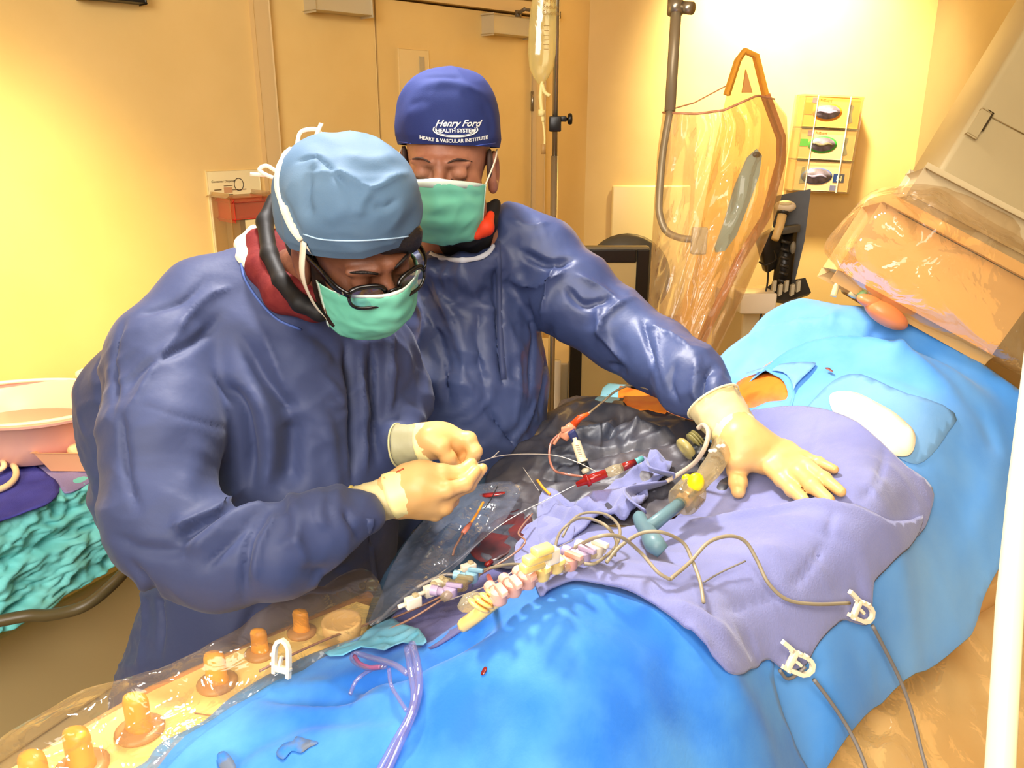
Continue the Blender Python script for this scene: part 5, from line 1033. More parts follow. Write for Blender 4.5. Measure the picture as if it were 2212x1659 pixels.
M_colr = mat('collar_black', (24, 22, 22), .6, .3); M_red = mat('knit_dark_red', (104, 30, 32), .8, .2, (120, 42, 40), 60, .5, 200, bdist=.001); M_red2 = mat('collar_red', (226, 64, 30), .6, .3)
M_gh = mat('glove_amber', (226, 180, 116), .42, .45, (216, 164, 96), 14, .25, 160, lo=.4, hi=.7, sss=.05, bdist=.0008)
M_gc = mat('glove_cuff', (226, 210, 158), .5, .35, (214, 196, 142), 10, .3, 120, bdist=.001)
M_gd = mat('glove_cuff_khaki', (172, 168, 132), .5, .35, (156, 152, 116), 10, .3, 120, bdist=.001)
M_gb = mat('glove_band', (255, 240, 164), .42, .45)
M_boot = mat('shoe_cover', (90, 130, 190), .7, .2)
def axes(fwd, left):
    f_ = CV(*fwd); l_ = CV(*left); l_ = l_ - f_ * (f_ @ l_); l_ /= np.linalg.norm(l_); return l_, f_, np.cross(l_, f_) * (1 if np.cross(l_, f_) @ Uv > 0 else -1)
def head_sdf(s, c, L, Fh, U, k=1.0):
    A = np.array([L, Fh, U]); q = lambda x, y, z: c + (L * x + Fh * y + U * z) * k; r = lambda *a: np.array(a) * k
    s.ell(q(0, -.012, .045), r(.076, .098, .086), A, .02); s.ell(q(0, .03, -.03), r(.062, .068, .088), A, .03); s.ell(q(0, .05, -.088), r(.042, .042, .032), A, .03)
    for x in (-1, 1):
        s.ell(q(x * .044, .058, -.028), r(.024, .026, .026), A, .02); s.ell(q(x * .056, .02, -.075), r(.018, .034, .028), A, .025)
        s.ell(q(x * .033, .105, .004), r(.019, .018, .013), A, .012, True); s.ell(q(x * .032, .084, .002), r(.0155, .0125, .0115), A, .004)
        s.cap(q(x * .012, .096, .022), q(x * .048, .082, .021), .0085 * k, .006 * k, .012)
        s.ell(q(x * .083, -.010, -.008), r(.012, .024, .038), A, .006); s.ell(q(x * .095, -.004, -.004), r(.010, .013, .022), A, .005, True); s.ell(q(x * .083, -.004, -.036), r(.008, .009, .011), A, .006)
    s.cap(q(0, .088, .018), q(0, .116, -.026), .0075 * k, .0125 * k, .010); s.ell(q(-.012, .104, -.032), r(.009, .010, .008), A, .006); s.ell(q(.012, .104, -.032), r(.009, .010, .008), A, .006)
    s.ell(q(0, .096, -.066), r(.024, .010, .006), A, .005); s.ell(q(0, .094, -.077), r(.021, .010, .007), A, .005)
    return q
def graded(lo, hi, flo, fhi, fine, coarse):
    a = [lo]; 
    while a[-1] < hi:
        x = a[-1]; d = 0 if flo <= x <= fhi else min(abs(x - flo), abs(x - fhi)); a.append(x + min(coarse, fine + d * .12))
    return np.array(a)
def body_mesh(s, hc_, fine=.0035, coarse=.016, R_=.16):
    lo, hi = s.bounds(.02); g = [graded(lo[i], hi[i], hc_[i] - R_, hc_[i] + R_, fine, coarse) for i in range(3)]
    D = np.empty(tuple(map(len, g)), np.float32); gy, gz = np.meshgrid(g[1], g[2], indexing='ij')
    for i in range(0, len(g[0]), 12):
        xx = g[0][i:i + 12]; P = np.empty((len(xx), len(g[1]), len(g[2]), 3), np.float32); P[..., 0] = xx[:, None, None]; P[..., 1] = gy; P[..., 2] = gz; D[i:i + 12] = s.ev(P)
    return nets(D, *g)
def shell(q, fn, nu, nv, closed=True):
    vs = [q(*fn(i / nu, j / nv)) for j in range(nv + 1) for i in range(nu if closed else nu + 1)]; n = nu if closed else nu + 1
    fs = [[j * n + i, j * n + (i + 1) % n, (j + 1) * n + (i + 1) % n, (j + 1) * n + i] for j in range(nv) for i in range(nu)]
    return np.array(vs), fs
def orient(vf, c):
    v, f = vf; N = vnormals(v, f); 
    if ((v - c) * N).sum() < 0: f = [q[::-1] for q in f]
    return v, f
def bvh_of(*vfs): v, f = join(*vfs); return BVHTree.FromPolygons(v.tolist(), f)
def sline(pts, bvh, off=.001, n=5, dd=1.3):
    out = []
    for x, y in cat_rom([(float(a), float(b)) for a, b in pts], n):
        r = ray(x, y); L_ = np.linalg.norm(r); h_ = bvh.ray_cast(Vector(CAM), Vector(r / L_))
        if h_[0] is not None: out.append(np.array(h_[0]) - r / L_ * off)
        elif out and out[-1] is not None: out.append(V(x, y, (out[-1] - CAM) @ Fv))
        else: out.append(None)
    first = next((o_ for o_ in out if o_ is not None), V(pts[0][0], pts[0][1], dd)); out = [first if o_ is None else o_ for o_ in out]
    return out
def strip(pts, w, th=.0012): return ribbon(pts, w, th, -Fv)
def relax(vf, it=2):
    v, f = vf; F4 = np.array([q if len(q) == 4 else [*q, q[2]] for q in f])
    for _ in range(it):
        S = np.zeros_like(v); C = np.zeros(len(v))
        for a, b in ((0, 1), (1, 2), (2, 3), (3, 0)): np.add.at(S, F4[:, a], v[F4[:, b]]); np.add.at(C, F4[:, a], 1); np.add.at(S, F4[:, b], v[F4[:, a]]); np.add.at(C, F4[:, b], 1)
        v = v * .4 + .6 * S / np.maximum(C, 1)[:, None]
    return v, f
PX = lambda r, d: r * d / F
def ch(s, pts, k=.03): s.chain([V(x, y, d) for x, y, d, r in pts], [PX(r, d) for x, y, d, r in pts], k); return s
# ---------------------------------------------------------------- surgeon in front (light blue cap, glasses)
L1_, F1_, U1_ = axes((.56, -.62, .55), (.82, .37, -.43))
c1 = V(766, 528, 1.23)
s = SDF(); q1 = head_sdf(s, c1, L1_, F1_, U1_, .98)
nk = V(610, 640, 1.40); s.cap(q1(0, -.04, -.05), nk, .056, .056, .03); pel = V(600, 1250, 1.56); chs = V(590, 860, 1.50)
s.cap(nk, chs, .06, .085, .05); s.cap(chs, pel, .085, .12, .06)
for sg in (-1, 1):
    hipp = pel + Rv * .07 * sg - np.array([0, 0, .05]); s.cap(hipp, np.array([hipp[0], hipp[1], .48]), .085, .058, .04); s.cap(np.array([hipp[0], hipp[1], .48]), np.array([hipp[0], hipp[1], .1]), .055, .04, .03)
    s.cap(np.array([hipp[0], hipp[1], .06]), np.array([hipp[0] + .05, hipp[1] - .16, .045]), .05, .035, .02)
sh_r = V(400, 800, 1.36); el_r = V(380, 1150, 1.21); s.cap(nk, sh_r, .045, .045, .05); s.cap(sh_r, el_r, .045, .036, .03); s.cap(el_r, V(600, 1190, 1.20), .036, .030, .02); s.cap(V(600, 1190, 1.20), V(800, 1095, 1.24), .030, .022, .02)
sh_l = V(780, 740, 1.52); el_l = V(850, 960, 1.56); s.cap(nk, sh_l, .06, .055, .05); s.cap(sh_l, el_l, .05, .04, .03); s.cap(el_l, V(890, 960, 1.345), .038, .024, .02)
b1 = body_mesh(s, c1)
p1 = ob('person', b1, M_sk1, label='surgeon bending forward in black glasses and a light blue bouffant cap, hands pinched together', cat='person')
# cap
def capfn(rx, ry, rz, cy, cz, z0f, z0b, puff=0, band=.012):
    def fn(u, v):
        t = 2 * math.pi * u; fr = .5 + .5 * math.sin(t); z0 = z0b + (z0f - z0b) * fr
        if v < .12: w = v / .12; rr = 1.0 - .045 * (1 - w) ; z = z0 + band * w; return rx * rr * math.cos(t) * .93, cy + ry * rr * math.sin(t) * .93, z
        w = (v - .12) / .88; a = w * math.pi / 2; e = .93 + puff * math.sin(a * 1.8) ** 2 * (1 if a < 1.6 else 0); R_ = math.cos(a) ** .75 if w < 1 else 0
        z = z0 + band + (cz + rz - z0 - band) * math.sin(a) ** .92
        return rx * R_ * max(e, .93) * math.cos(t), cy + ry * R_ * max(e, .93) * math.sin(t), z
    return fn
cap1 = orient(shell(q1, capfn(.113, .128, .078, -.012, .080, .052, .004, .08, .016), 110, 60), c1)
cf1 = [([(640, 350), (690, 345), (760, 420)], .004, -.006), ([(668, 372), (660, 430), (668, 470)], .006, -.010), ([(664, 374), (740, 378), (800, 410), (850, 385), (905, 365)], .005, .009, 1), ([(800, 412), (780, 440), (775, 470)], .006, .006),
       ([(690, 330), (676, 366)], .004, .006, 1), ([(860, 430), (830, 450), (810, 440)], .006, -.005), ([(740, 340), (800, 350), (860, 340)], .012, .006), ([(610, 420), (630, 470), (650, 505)], .006, -.005), ([(700, 480), (760, 440)], .01, .004)]
cap1 = emboss(cap1, cf1); cap1 = crumple(cap1, .004, 16, 2)
ob('bouffant_cap', cap1, M_cap1, p1)
bv1 = bvh_of(cap1, b1)
cp1 = bpy.data.objects['bouffant_cap']
ob('cap_seam', tube(sline([(655, 506), (700, 518), (780, 520), (860, 514), (900, 506)], bvh_of(cap1), .0008), .0011, 6), mat('seam_pale', (170, 200, 224), .6), p1)
# hair: back of the head, fringe and sideburn
hs = SDF(); A1_ = np.array([L1_, F1_, U1_]); hs.ell(q1(0, -.028, .015), (.080, .092, .085), A1_, .02); hs.ell(q1(0, -.055, -.045), (.060, .05, .05), A1_, .03)
hs.ell(q1(-.03, -.075, -.02), (.050, .035, .055), A1_, .02); hs.ell(q1(0, .06, -.03), (.1, .085, .075), A1_, .01, True); hs.ell(q1(-.09, -.0, -.02), (.028, .030, .045), A1_, .008, True)
ob('hair', relax(hs.mesh(.004), 1), M_hair, p1)
fs_ = SDF(); fs_.ell(q1(.030, .078, .052), (.042, .022, .022), A1_, .01); fs_.ell(q1(.05, .072, .035), (.024, .02, .02), A1_, .01); fs_.ell(q1(-.03, .074, .055), (.03, .018, .012), A1_, .01)
ob('fringe', relax(fs_.mesh(.003), 1), M_hair, p1)
bd = SDF(); bd.ell(q1(-.064, .012, -.055), (.012, .026, .040), A1_, .01); bd.ell(q1(-.058, .03, -.09), (.014, .03, .024), A1_, .012); bd.ell(q1(-.070, .012, -.015), (.008, .010, .03), A1_, .01)
ob('beard', relax(bd.mesh(.003), 1), mat('beard_dark', (52, 34, 24), .8, .2, (30, 20, 16), 120), p1)
# mask
def maskfn(w=.077, top=-.006, bot=-.126, y0=.028, d=.096, pl=.0016, ext=1.30):
    def fn(u, v):
        a = (u - .5) * 2 * ext; z = top + (bot - top) * v; nose = math.exp(-(a / .35) ** 2) * math.exp(-((v - .2) / .35) ** 2) * .012
        tuck = 1 - .42 * max(0, v - .55) ** 1.2 / .45 ** 1.2; e = w * (1 - .10 * v)
        x = e * math.sin(a); y = y0 + (d * math.cos(a) * tuck + nose) + pl * math.sin(v * 22) * (1 - abs(a) / 1.4); z -= .012 * (abs(a) / 1.3) * (1 - 2 * v) - .006 * math.cos(a) * (1 - v)
        return x, y, z
    return fn
mk1 = orient(shell(q1, maskfn(ext=1.55), 40, 30, False), q1(0, 0, -.05))
mk1 = crumple(mk1, .002, 40, 1)
m1 = ob('face_mask', mk1, M_mask, p1); m1.modifiers.new('t', 'SOLIDIFY').thickness = .0015
mf = maskfn(ext=1.55); edge_ = lambda v: [q1(*mf(u, v)) + F1_ * .0012 for u in np.linspace(0, 1, 25)]
ob('mask_binding', ribbon(edge_(.0), .004, .0016, F1_), M_maskw, m1); ob('mask_binding', ribbon([q1(*mf(0, v)) - L1_ * .001 for v in np.linspace(0, 1, 14)], .0045, .0016, -L1_), M_maskw, m1); ob('mask_binding', ribbon([q1(*mf(1, v)) + L1_ * .001 for v in np.linspace(0, 1, 14)], .003, .0016, L1_), M_maskw, m1)
ob('mask_tie', strip(sline([(630, 318), (608, 350), (600, 395), (610, 440), (630, 488), (652, 518)], bv1, .003), .0055), M_tie, p1)
S0_ = sline([(650, 515), (655, 522)], bv1, .003)[-1]; C0_ = q1(*mf(0, .85)) - L1_ * .002
ob('mask_tie', ribbon(cat_rom([S0_, S0_ * .66 + C0_ * .34 - L1_ * .016 + F1_ * .004, S0_ * .3 + C0_ * .7 - L1_ * .012, C0_], 6), .0052, .0012, -L1_ * .8 - Fv * .5), M_tie, p1)
ob('mask_tie', strip(sline([(660, 530), (690, 575), (730, 630), (740, 655)], bv1, .006), .0018), M_tie, p1)
M_tiet = mat('tie_end', (250, 214, 190), .6)
for pts in ([(640, 320, 1.30), (650, 285, 1.31), (685, 280, 1.31), (690, 300, 1.30), (660, 325, 1.29)], [(680, 300, 1.3), (694, 266, 1.31)], [(640, 325, 1.31), (618, 332, 1.31), (612, 345, 1.3)], [(600, 372, 1.33), (575, 358, 1.34), (560, 368, 1.34), (585, 382, 1.33), (602, 384, 1.32)], [(575, 378, 1.34), (540, 376, 1.35)]):
    ob('tie_bow', ribbon(cat_rom([V(*p) for p in pts], 5), .0034, .001, -Fv), M_tiet, p1)
# glasses
M_gl = mat('glasses_black', (14, 12, 12), .18, .6); M_lens = film('lens_clear', (250, 250, 250), .03, .2, .03, (230, 235, 235), 3, .02)
gls = ob('glasses_bridge', tube([q1(-.010, .124, -.000), q1(0, .127, .003), q1(.010, .124, 0)], .0022, 8), M_gl, p1)
for sg in (-1, 1):
    pts = []
    for t in np.linspace(0, 2 * math.pi, 33)[:-1]:
        cx, cz = math.cos(t), math.sin(t); ex_ = np.sign(cx) * abs(cx) ** .7 * .0255; ez_ = np.sign(cz) * abs(cz) ** .75 * (.0175 if cz < 0 else .0155)
        pts.append(q1(sg * (.036 + ex_ * sg * sg), .122 - .010 * abs(.036 * sg + ex_ * sg) / .06 - (.036 + ex_) ** 2 * 2.0 - .004 * cz, -.006 + ez_))
    ob('lens_rim', tube(pts, .0026, 8, True), M_gl, p1); cc = np.mean(pts, 0)
    ob('brow_bar', tube(pts[1:16], .0038, 8), M_gl, p1)
    ob('lens', (np.vstack([pts, [cc + F1_ * .001]]), [[i, (i + 1) % 32, 32] for i in range(32)]), M_lens, p1)
    hp = q1(sg * .0625, .108, .002); ep_ = q1(sg * .0835, .0, .012)
    ob('temple_arm', ribbon(cat_rom([hp, q1(sg * .075, .085, .008), q1(sg * .079, .04, .012), ep_, q1(sg * .083, -.03, -.005)], 5), .0068, .0035, L1_ * sg), M_gl, p1)
for (x, z) in ((-.066, .001), (-.067, .0035)): ob('rivet', ellipsoid(q1(x - .002, .100, z + .002), L1_ * .0012, F1_ * .0012, U1_ * .0012, 8, 6), M_steel, p1)
for sg in (-1, 1):
    ob('eyebrow', tube(cat_rom([q1(sg * .014, .103, .020), q1(sg * .032, .099, .027), q1(sg * .052, .080, .021)], 4), [.0035] * 4 + [.004] * 2 + [.003] * 2 + [.0015], 8, flat=.6), M_hair, p1)
# collar: red striped knit with black edging
def ringband(name, px_pts, r, m, par, n=10, d=None): return ob(name, tube(cat_rom([V(*p) for p in px_pts], 6), r, n), m, par)
kn = SDF(); kn.chain([V(556, 520, 1.37), V(568, 580, 1.33), V(612, 635, 1.29), V(680, 655, 1.29), V(730, 640, 1.34)], [.020, .024, .028, .026, .02], .02); kn.cap(V(610, 560, 1.40), V(690, 640, 1.38), .05, .05, .03)
knm = ob('knit_collar', relax(kn.mesh(.004), 2), M_red, p1)
ob('collar_edging', relax(SDF().chain([V(590, 430, 1.38), V(572, 480, 1.36), V(582, 550, 1.31), V(608, 610, 1.27), V(648, 655, 1.25), V(690, 676, 1.25), V(735, 668, 1.27)], [.010, .013, .013, .013, .013, .012, .008], .01).mesh(.003), 2), M_colr, p1)
ob('inner_collar', relax(SDF().chain([V(548, 498, 1.40), V(528, 530, 1.37), V(530, 560, 1.34), V(545, 585, 1.32)], [.010, .015, .014, .008], .01).mesh(.003), 1), mat('collar_cream', (250, 226, 196), .7), p1)
# gown
g = SDF()
ch(g, [(640, 660, 1.42, 95), (600, 720, 1.42, 150), (600, 850, 1.43, 190), (640, 1050, 1.45, 190)], .05)
ch(g, [(600, 1000, 1.50, 200), (560, 1300, 1.56, 215), (520, 1500, 1.60, 235), (500, 1800, 1.64, 270)], .06)
ch(g, [(360, 780, 1.44, 110), (310, 880, 1.48, 118), (340, 1060, 1.5, 130)], .06)
ch(g, [(530, 600, 1.38, 66), (440, 650, 1.36, 76), (345, 755, 1.30, 98)], .05); ch(g, [(760, 700, 1.46, 90), (800, 780, 1.47, 90), (800, 1000, 1.48, 90)], .05)
gt = g
ga = SDF()
ch(ga, [(352, 770, 1.29, 100), (352, 930, 1.24, 122), (345, 1110, 1.20, 116), (395, 1180, 1.18, 108)], .03)
ch(ga, [(380, 1150, 1.18, 118), (480, 1205, 1.17, 108), (600, 1190, 1.16, 98), (700, 1140, 1.17, 78), (772, 1110, 1.19, 55)], .03)
ga.cap(V(340, 800, 1.34), V(345, 950, 1.34), PX(110, 1.34), PX(110, 1.34), .03)
for o_ in ga.ops: g.ops.append(o_[:5] + (.022,) + o_[6:])
ch(g, [(830, 760, 1.50, 64), (870, 860, 1.50, 62), (862, 950, 1.42, 50)], .02)
ch(g, [(690, 1000, 1.50, 140), (700, 1150, 1.54, 145), (690, 1400, 1.58, 155)], .05)
gm = g.mesh(.0052)
f1 = [ # pressed folds, traced where the cloth breaks
 ([(520, 720), (560, 800), (610, 860), (636, 900)], .016, -.022), ([(636, 890), (630, 980), (620, 1060)], .020, -.026), ([(560, 700), (600, 800), (634, 880)], .008, .010, 1), ([(470, 820), (520, 870), (540, 960), (540, 1060)], .010, -.020),
 ([(540, 830), (580, 900), (586, 1000), (575, 1060)], .012, .014), ([(690, 880), (720, 1000), (730, 1120)], .012, .008), ([(744, 740), (760, 880), (765, 1050)], .008, -.018), ([(800, 740), (806, 850), (812, 1000)], .006, -.014), ([(780, 760), (784, 900), (788, 1020)], .006, .010),
 ([(840, 700), (846, 800), (840, 900)], .006, .009), ([(480, 680), (420, 740), (300, 800), (270, 850)], .008, -.007), ([(500, 620), (450, 640), (400, 690), (380, 720)], .006, .008, 1), ([(450, 600), (400, 650), (340, 670), (300, 680)], .007, -.006),
 ([(400, 700), (340, 780), (300, 850), (272, 890)], .006, .007, 1), ([(270, 690), (250, 780), (244, 900)], .006, -.006), ([(262, 890), (268, 960), (280, 1040), (298, 1100)], .006, -.008), ([(300, 870), (400, 905), (510, 930)], .004, -.003, 1),
 ([(530, 1050), (470, 1100), (400, 1130), (370, 1140)], .008, .014, 1), ([(520, 1080), (440, 1130), (380, 1170)], .010, -.018), ([(585, 1088), (520, 1110), (450, 1160), (400, 1200)], .012, .012), ([(580, 1095), (540, 1150), (530, 1220), (525, 1300)], .006, -.012), ([(560, 1095), (500, 1170), (440, 1230)], .007, -.008),
 ([(600, 1100), (560, 1180), (550, 1260)], .006, .009, 1), ([(620, 1060), (640, 1120), (635, 1200)], .008, .007), ([(240, 1160), (320, 1190), (420, 1190)], .010, -.007), ([(640, 1220), (700, 1240), (760, 1210)], .01, -.006), ([(740, 1100), (760, 1140), (780, 1170)], .006, -.007),
 ([(700, 1060), (690, 1100), (700, 1150)], .008, .006), ([(560, 1300), (520, 1380), (480, 1480)], .01, -.010), ([(310, 1250), (315, 1340), (300, 1440)], .010, .010), ([(280, 1210), (340, 1300), (345, 1420)], .008, -.010), ([(650, 1300), (700, 1240), (770, 1240)], .01, .006),
 ([(430, 940), (420, 1010), (380, 1060)], .02, .006), ([(640, 700), (700, 740), (740, 800)], .014, -.006), ([(690, 800), (740, 870), (700, 870)], .006, .004), ([(600, 1180), (640, 1170), (660, 1230)], .008, .006)]
gm = emboss(gm, f1); gm = crumple(gm, .0030, 7, 4, True, .003, 3); gm = creases(gm, .006, 11, 4, 3.2)
ob('gown', gm, M_gown, p1)
ob('neck_binding', tube(sline([(520, 560), (528, 600), (560, 650), (600, 690), (650, 712)], bvh_of(gm), .0, 5), .0022, 6), mat('binding_blue', (74, 100, 170), .6), p1)
ob('waist_tie', strip(sline([(795, 1120), (800, 1200), (812, 1280)], bvh_of(gm), .002, 5), .008), M_gown, p1)
# ---------------------------------------------------------------- hands
def hand(name, palm, fingers, m, par, h=.0022, k=.0035, extra=None):
    s = SDF()
    for a, b, ra, rb in palm: s.cap(V(*a), V(*b), ra, rb, .014)
    meshes = []
    for pts, rs in fingers:
        P_ = [V(*p) for p in pts]
        for i in range(len(P_) - 1): s.cap(P_[i], P_[i + 1], rs[i], rs[i + 1], .012 if i == 0 else k)
        for i in range(1, len(P_) - 1): s.ell(P_[i], (rs[i] * 1.05,) * 3, None, .004)
    if extra: extra(s)
    v, f = relax(s.mesh(h), 1); return ob(name, (v, f), m, par)
def cuff(name, pts, rs, m, par, n=28, flat=1, amp=.0015, open_=True):
    c = cat_rom([V(*p) for p in pts], 5); r = np.interp(np.linspace(0, len(pts) - 1, len(c)), range(len(pts)), rs); v, f = tube(c, r, n, caps=not open_, flat=flat)
    v, f = crumple((v, f), amp, 60, 3); o_ = ob(name, (v, f), m, par); o_.modifiers.new('t', 'SOLIDIFY').thickness = .0012; return o_
def rollrim(name, c, ax, r, m, par, tr=.0018, flat=1):
    u, v, w = frame(ax); return ob(name, tube([c + (u * math.cos(t) + v * math.sin(t) * flat) * r for t in np.linspace(0, 2 * math.pi, 33)[:-1]], tr, 8, True), m, par)
# lower (near) hand of the front surgeon
D1 = 1.235
hd1 = hand('glove', [((850, 1062, D1), (905, 1052, D1 - .005), .030, .032), ((865, 1085, D1 + .01), (925, 1075, D1), .026, .026), ((905, 1052, D1 - .005), (930, 1060, D1), .031, .026), ((880, 1030, D1), (915, 1022, D1), .020, .017)],
 [([(905, 1022, D1 - .005), (955, 1022, D1 + .0), (995, 1024, D1 + .01), (1018, 1002, D1 + .02)], [.0155, .0135, .0125, .0095]),
  ([(920, 1062, D1 - .02), (965, 1058, D1 - .022), (1005, 1046, D1 - .01), (1028, 1018, D1 + .008)], [.0150, .0118, .0105, .0085]),
  ([(925, 1078, D1 - .005), (975, 1066, D1 + .0), (1012, 1048, D1 + .01), (1042, 1012, D1 + .02)], [.0145, .0118, .0104, .0082]),
  ([(920, 1092, D1 + .005), (960, 1094, D1 + .0), (975, 1080, D1 + .018), (955, 1066, D1 + .03)], [.0150, .0125, .0110, .0095]),
  ([(905, 1100, D1 + .012), (940, 1108, D1 + .01), (958, 1098, D1 + .025), (945, 1084, D1 + .035)], [.0140, .0115, .0100, .0085])], M_gh, p1)
cuff('glove_cuff', [(778, 1098, D1 + .0), (810, 1085, D1 + .0), (850, 1072, D1), (868, 1066, D1)], [.0345, .031, .031, .033], M_gc, p1, amp=.003)
cuff('glove_band', [(842, 1072, D1), (880, 1058, D1), (905, 1052, D1)], [.0345, .0365, .0290], M_gb, p1, amp=.003)
rollrim('cuff_roll', V(776, 1099, D1), V(810, 1085, D1) - V(776, 1099, D1), .0345, mat('roll_yellow', (236, 214, 120), .5), p1, .0032)
cuff('knit_cuff', [(740, 1115, D1 - .01), (776, 1099, D1), (790, 1093, D1)], [.036, .030, .028], M_gown, p1)
# upper (far) hand
D2 = 1.33
hd2 = hand('glove', [((895, 958, D2 + .005), (945, 950, D2), .026, .028), ((935, 955, D2), (975, 955, D2 + .01), .026, .022), ((900, 940, D2 + .01), (960, 940, D2 + .01), .018, .018)],
 [([(925, 945, D2 - .02), (952, 965, D2 - .025), (968, 990, D2 - .02), (985, 1006, D2 - .01)], [.0150, .0135, .0125, .0095]),
  ([(975, 945, D2 + .0), (1012, 950, D2 - .005), (1026, 975, D2 - .01), (1012, 1002, D2 - .01)], [.0150, .0128, .0112, .0088]),
  ([(978, 955, D2 + .01), (1014, 962, D2 + .01), (1022, 985, D2 + .005), (1004, 1004, D2 + .0)], [.0145, .0122, .0108, .0085]),
  ([(970, 968, D2 + .015), (998, 980, D2 + .018), (1000, 998, D2 + .012), (980, 1008, D2 + .008)], [.0140, .0118, .0102, .0084]),
  ([(960, 975, D2 + .02), (980, 990, D2 + .025), (978, 1004, D2 + .02), (964, 1010, D2 + .015)], [.0125, .0105, .0095, .008])], M_gh, p1)
cuff('glove_cuff', [(862, 962, D2 + .015), (885, 960, D2 + .01), (912, 956, D2 + .005)], [.0350, .0325, .0305], M_gd, p1, amp=.002)
cuff('glove_band', [(905, 957, D2 + .006), (925, 954, D2 + .003), (940, 952, D2 + .0)], [.0315, .0320, .0240], M_gb, p1, amp=.002)
rollrim('cuff_roll', V(860, 962, D2 + .016), V(885, 960, D2 + .01) - V(860, 962, D2 + .016), .0355, mat('roll_khaki', (196, 190, 140), .5), p1, .0018)
for x, y, r_ in ((868, 1014, .006), (874, 1035, .0025), (872, 1052, .002)): pass
ob('blood_smudge', tube(sline([(856, 1020), (872, 1012)], BVHTree.FromPolygons([tuple(v.co + Vector(ORG[p1.name])) for v in hd1.data.vertices], [list(p.vertices) for p in hd1.data.polygons]), .0012, 3), .0012, 6), mat('smudge_red', (176, 80, 40), .5), p1)
# ---------------------------------------------------------------- second surgeon (royal blue cap)
L2_, F2_, U2_ = axes((-.08, -.40, .91), (1, -.02, .0))
c2 = V(968, 360, 1.56)
s = SDF(); q2 = head_sdf(s, c2, L2_, F2_, U2_, 1.03)
nk2 = V(1000, 530, 1.69); s.cap(q2(0, -.03, -.06), nk2, .058, .06, .03); chs2 = V(1010, 720, 1.82); pel2 = V(1000, 1100, 1.84)
s.cap(nk2, chs2, .066, .09, .05); s.cap(chs2, pel2, .09, .12, .06)
for sg in (-1, 1):
    hipp = pel2 + Rv * .08 * sg - np.array([0, 0, .05]); s.cap(hipp, np.array([hipp[0], hipp[1], .48]), .085, .058, .04); s.cap(np.array([hipp[0], hipp[1], .48]), np.array([hipp[0], hipp[1], .1]), .055, .04, .03)
    s.cap(np.array([hipp[0], hipp[1], .06]), np.array([hipp[0], hipp[1] - .17, .045]), .05, .035, .02)
s.cap(nk2, V(1165, 560, 1.68), .06, .06, .05); s.cap(V(1165, 560, 1.68), V(1380, 735, 1.62), .05, .042, .03); s.cap(V(1380, 735, 1.62), V(1565, 905, 1.365), .038, .022, .02)
s.cap(nk2, V(870, 580, 1.72), .06, .06, .05); s.cap(V(870, 580, 1.72), V(800, 820, 1.74), .05, .042, .03); s.cap(V(800, 820, 1.76), V(860, 980, 1.70), .038, .028, .02)
b2 = body_mesh(s, c2)
p2 = ob('person', b2, M_sk2, label='surgeon in a royal blue lettered cap reaching a gloved hand onto the towel', cat='person')
cap2 = orient(shell(q2, capfn(.103, .118, .083, -.012, .088, .052, .018, .035, .016), 110, 60), c2)
cap2 = emboss(cap2, [([(900, 190), (970, 180), (1040, 200)], .01, .005), ([(900, 170), (960, 165), (1000, 170)], .008, -.004), ([(1040, 220), (1060, 260), (1060, 300)], .01, -.003), ([(880, 230), (930, 215)], .01, -.003)]); cap2 = crumple(cap2, .003, 13, 6)
c2o = ob('surgical_cap', cap2, M_cap2, p2); bc_ = bvh_of(cap2)
ob('cap_seam', tube(sline([(862, 306), (930, 315), (1000, 317), (1070, 309)], bc_, .0006), .0010, 6), mat('seam_blue', (58, 80, 168), .6), p2)
M_emb = mat('embroidery_white', (235, 235, 228), .6)
def wrap(vf, cx, cy, sx, fy=None):
    v, f = vf; out = []
    for x, y, z in v:
        px, py = cx + x * sx, cy - y * sx + (fy(x * sx) if fy else 0); r = ray(px, py); r /= np.linalg.norm(r); h_ = bc_.ray_cast(Vector(CAM), Vector(r))
        p = np.array(h_[0]) if h_[0] is not None else V(px, py, 1.46); out.append(p - r * (.0010 + .0006 * (z > 0)))
    return np.array(out), f
ob('embroidered_lettering', wrap(text_mesh('HEART & VASCULAR INSTITUTE', 1, None, .035), 980, 306, 10.4, lambda x: -(x / 72.) ** 2 * 8 + 2), M_emb, c2o, smooth=False)
ob('embroidered_lettering', wrap(text_mesh('HEALTH SYSTEM', 1, None, .03), 984, 286, 11.5), M_emb, c2o, smooth=False)
ob('embroidered_script', wrap(text_mesh('Henry Ford', 1, None, .02, shear=.45), 988, 273, 20.5), M_emb, c2o, smooth=False)
for rx_, ry_, rr in ((48, 16, .0011), (44, 13, .0005)):
    el = [(984 + rx_ * math.cos(t), 280 + ry_ * math.sin(t)) for t in np.linspace(-.35, math.pi + .35, 24)]
    ob('embroidered_oval', tube(sline(el, bc_, .0012, 2), rr, 6), M_emb, c2o)
mk2f = maskfn(.078, -.010, -.128, .026, .094); mk2 = orient(shell(q2, mk2f, 40, 30, False), q2(0, 0, -.05)); mk2 = crumple(mk2, .003, 26, 8)
m2 = ob('face_mask', mk2, M_mask, p2); m2.modifiers.new('t', 'SOLIDIFY').thickness = .0015
ob('mask_binding', ribbon([q2(*mk2f(u, 0.02)) + F2_ * .0015 for u in np.linspace(0, 1, 25)], .0085, .0014, F2_), M_maskw, m2)
for e_ in (0, 1): ob('mask_binding', ribbon([q2(*mk2f(e_, v)) + L2_ * .001 * (2 * e_ - 1) for v in np.linspace(0, 1, 14)], .003, .0014, L2_ * (2 * e_ - 1)), M_maskw, m2)
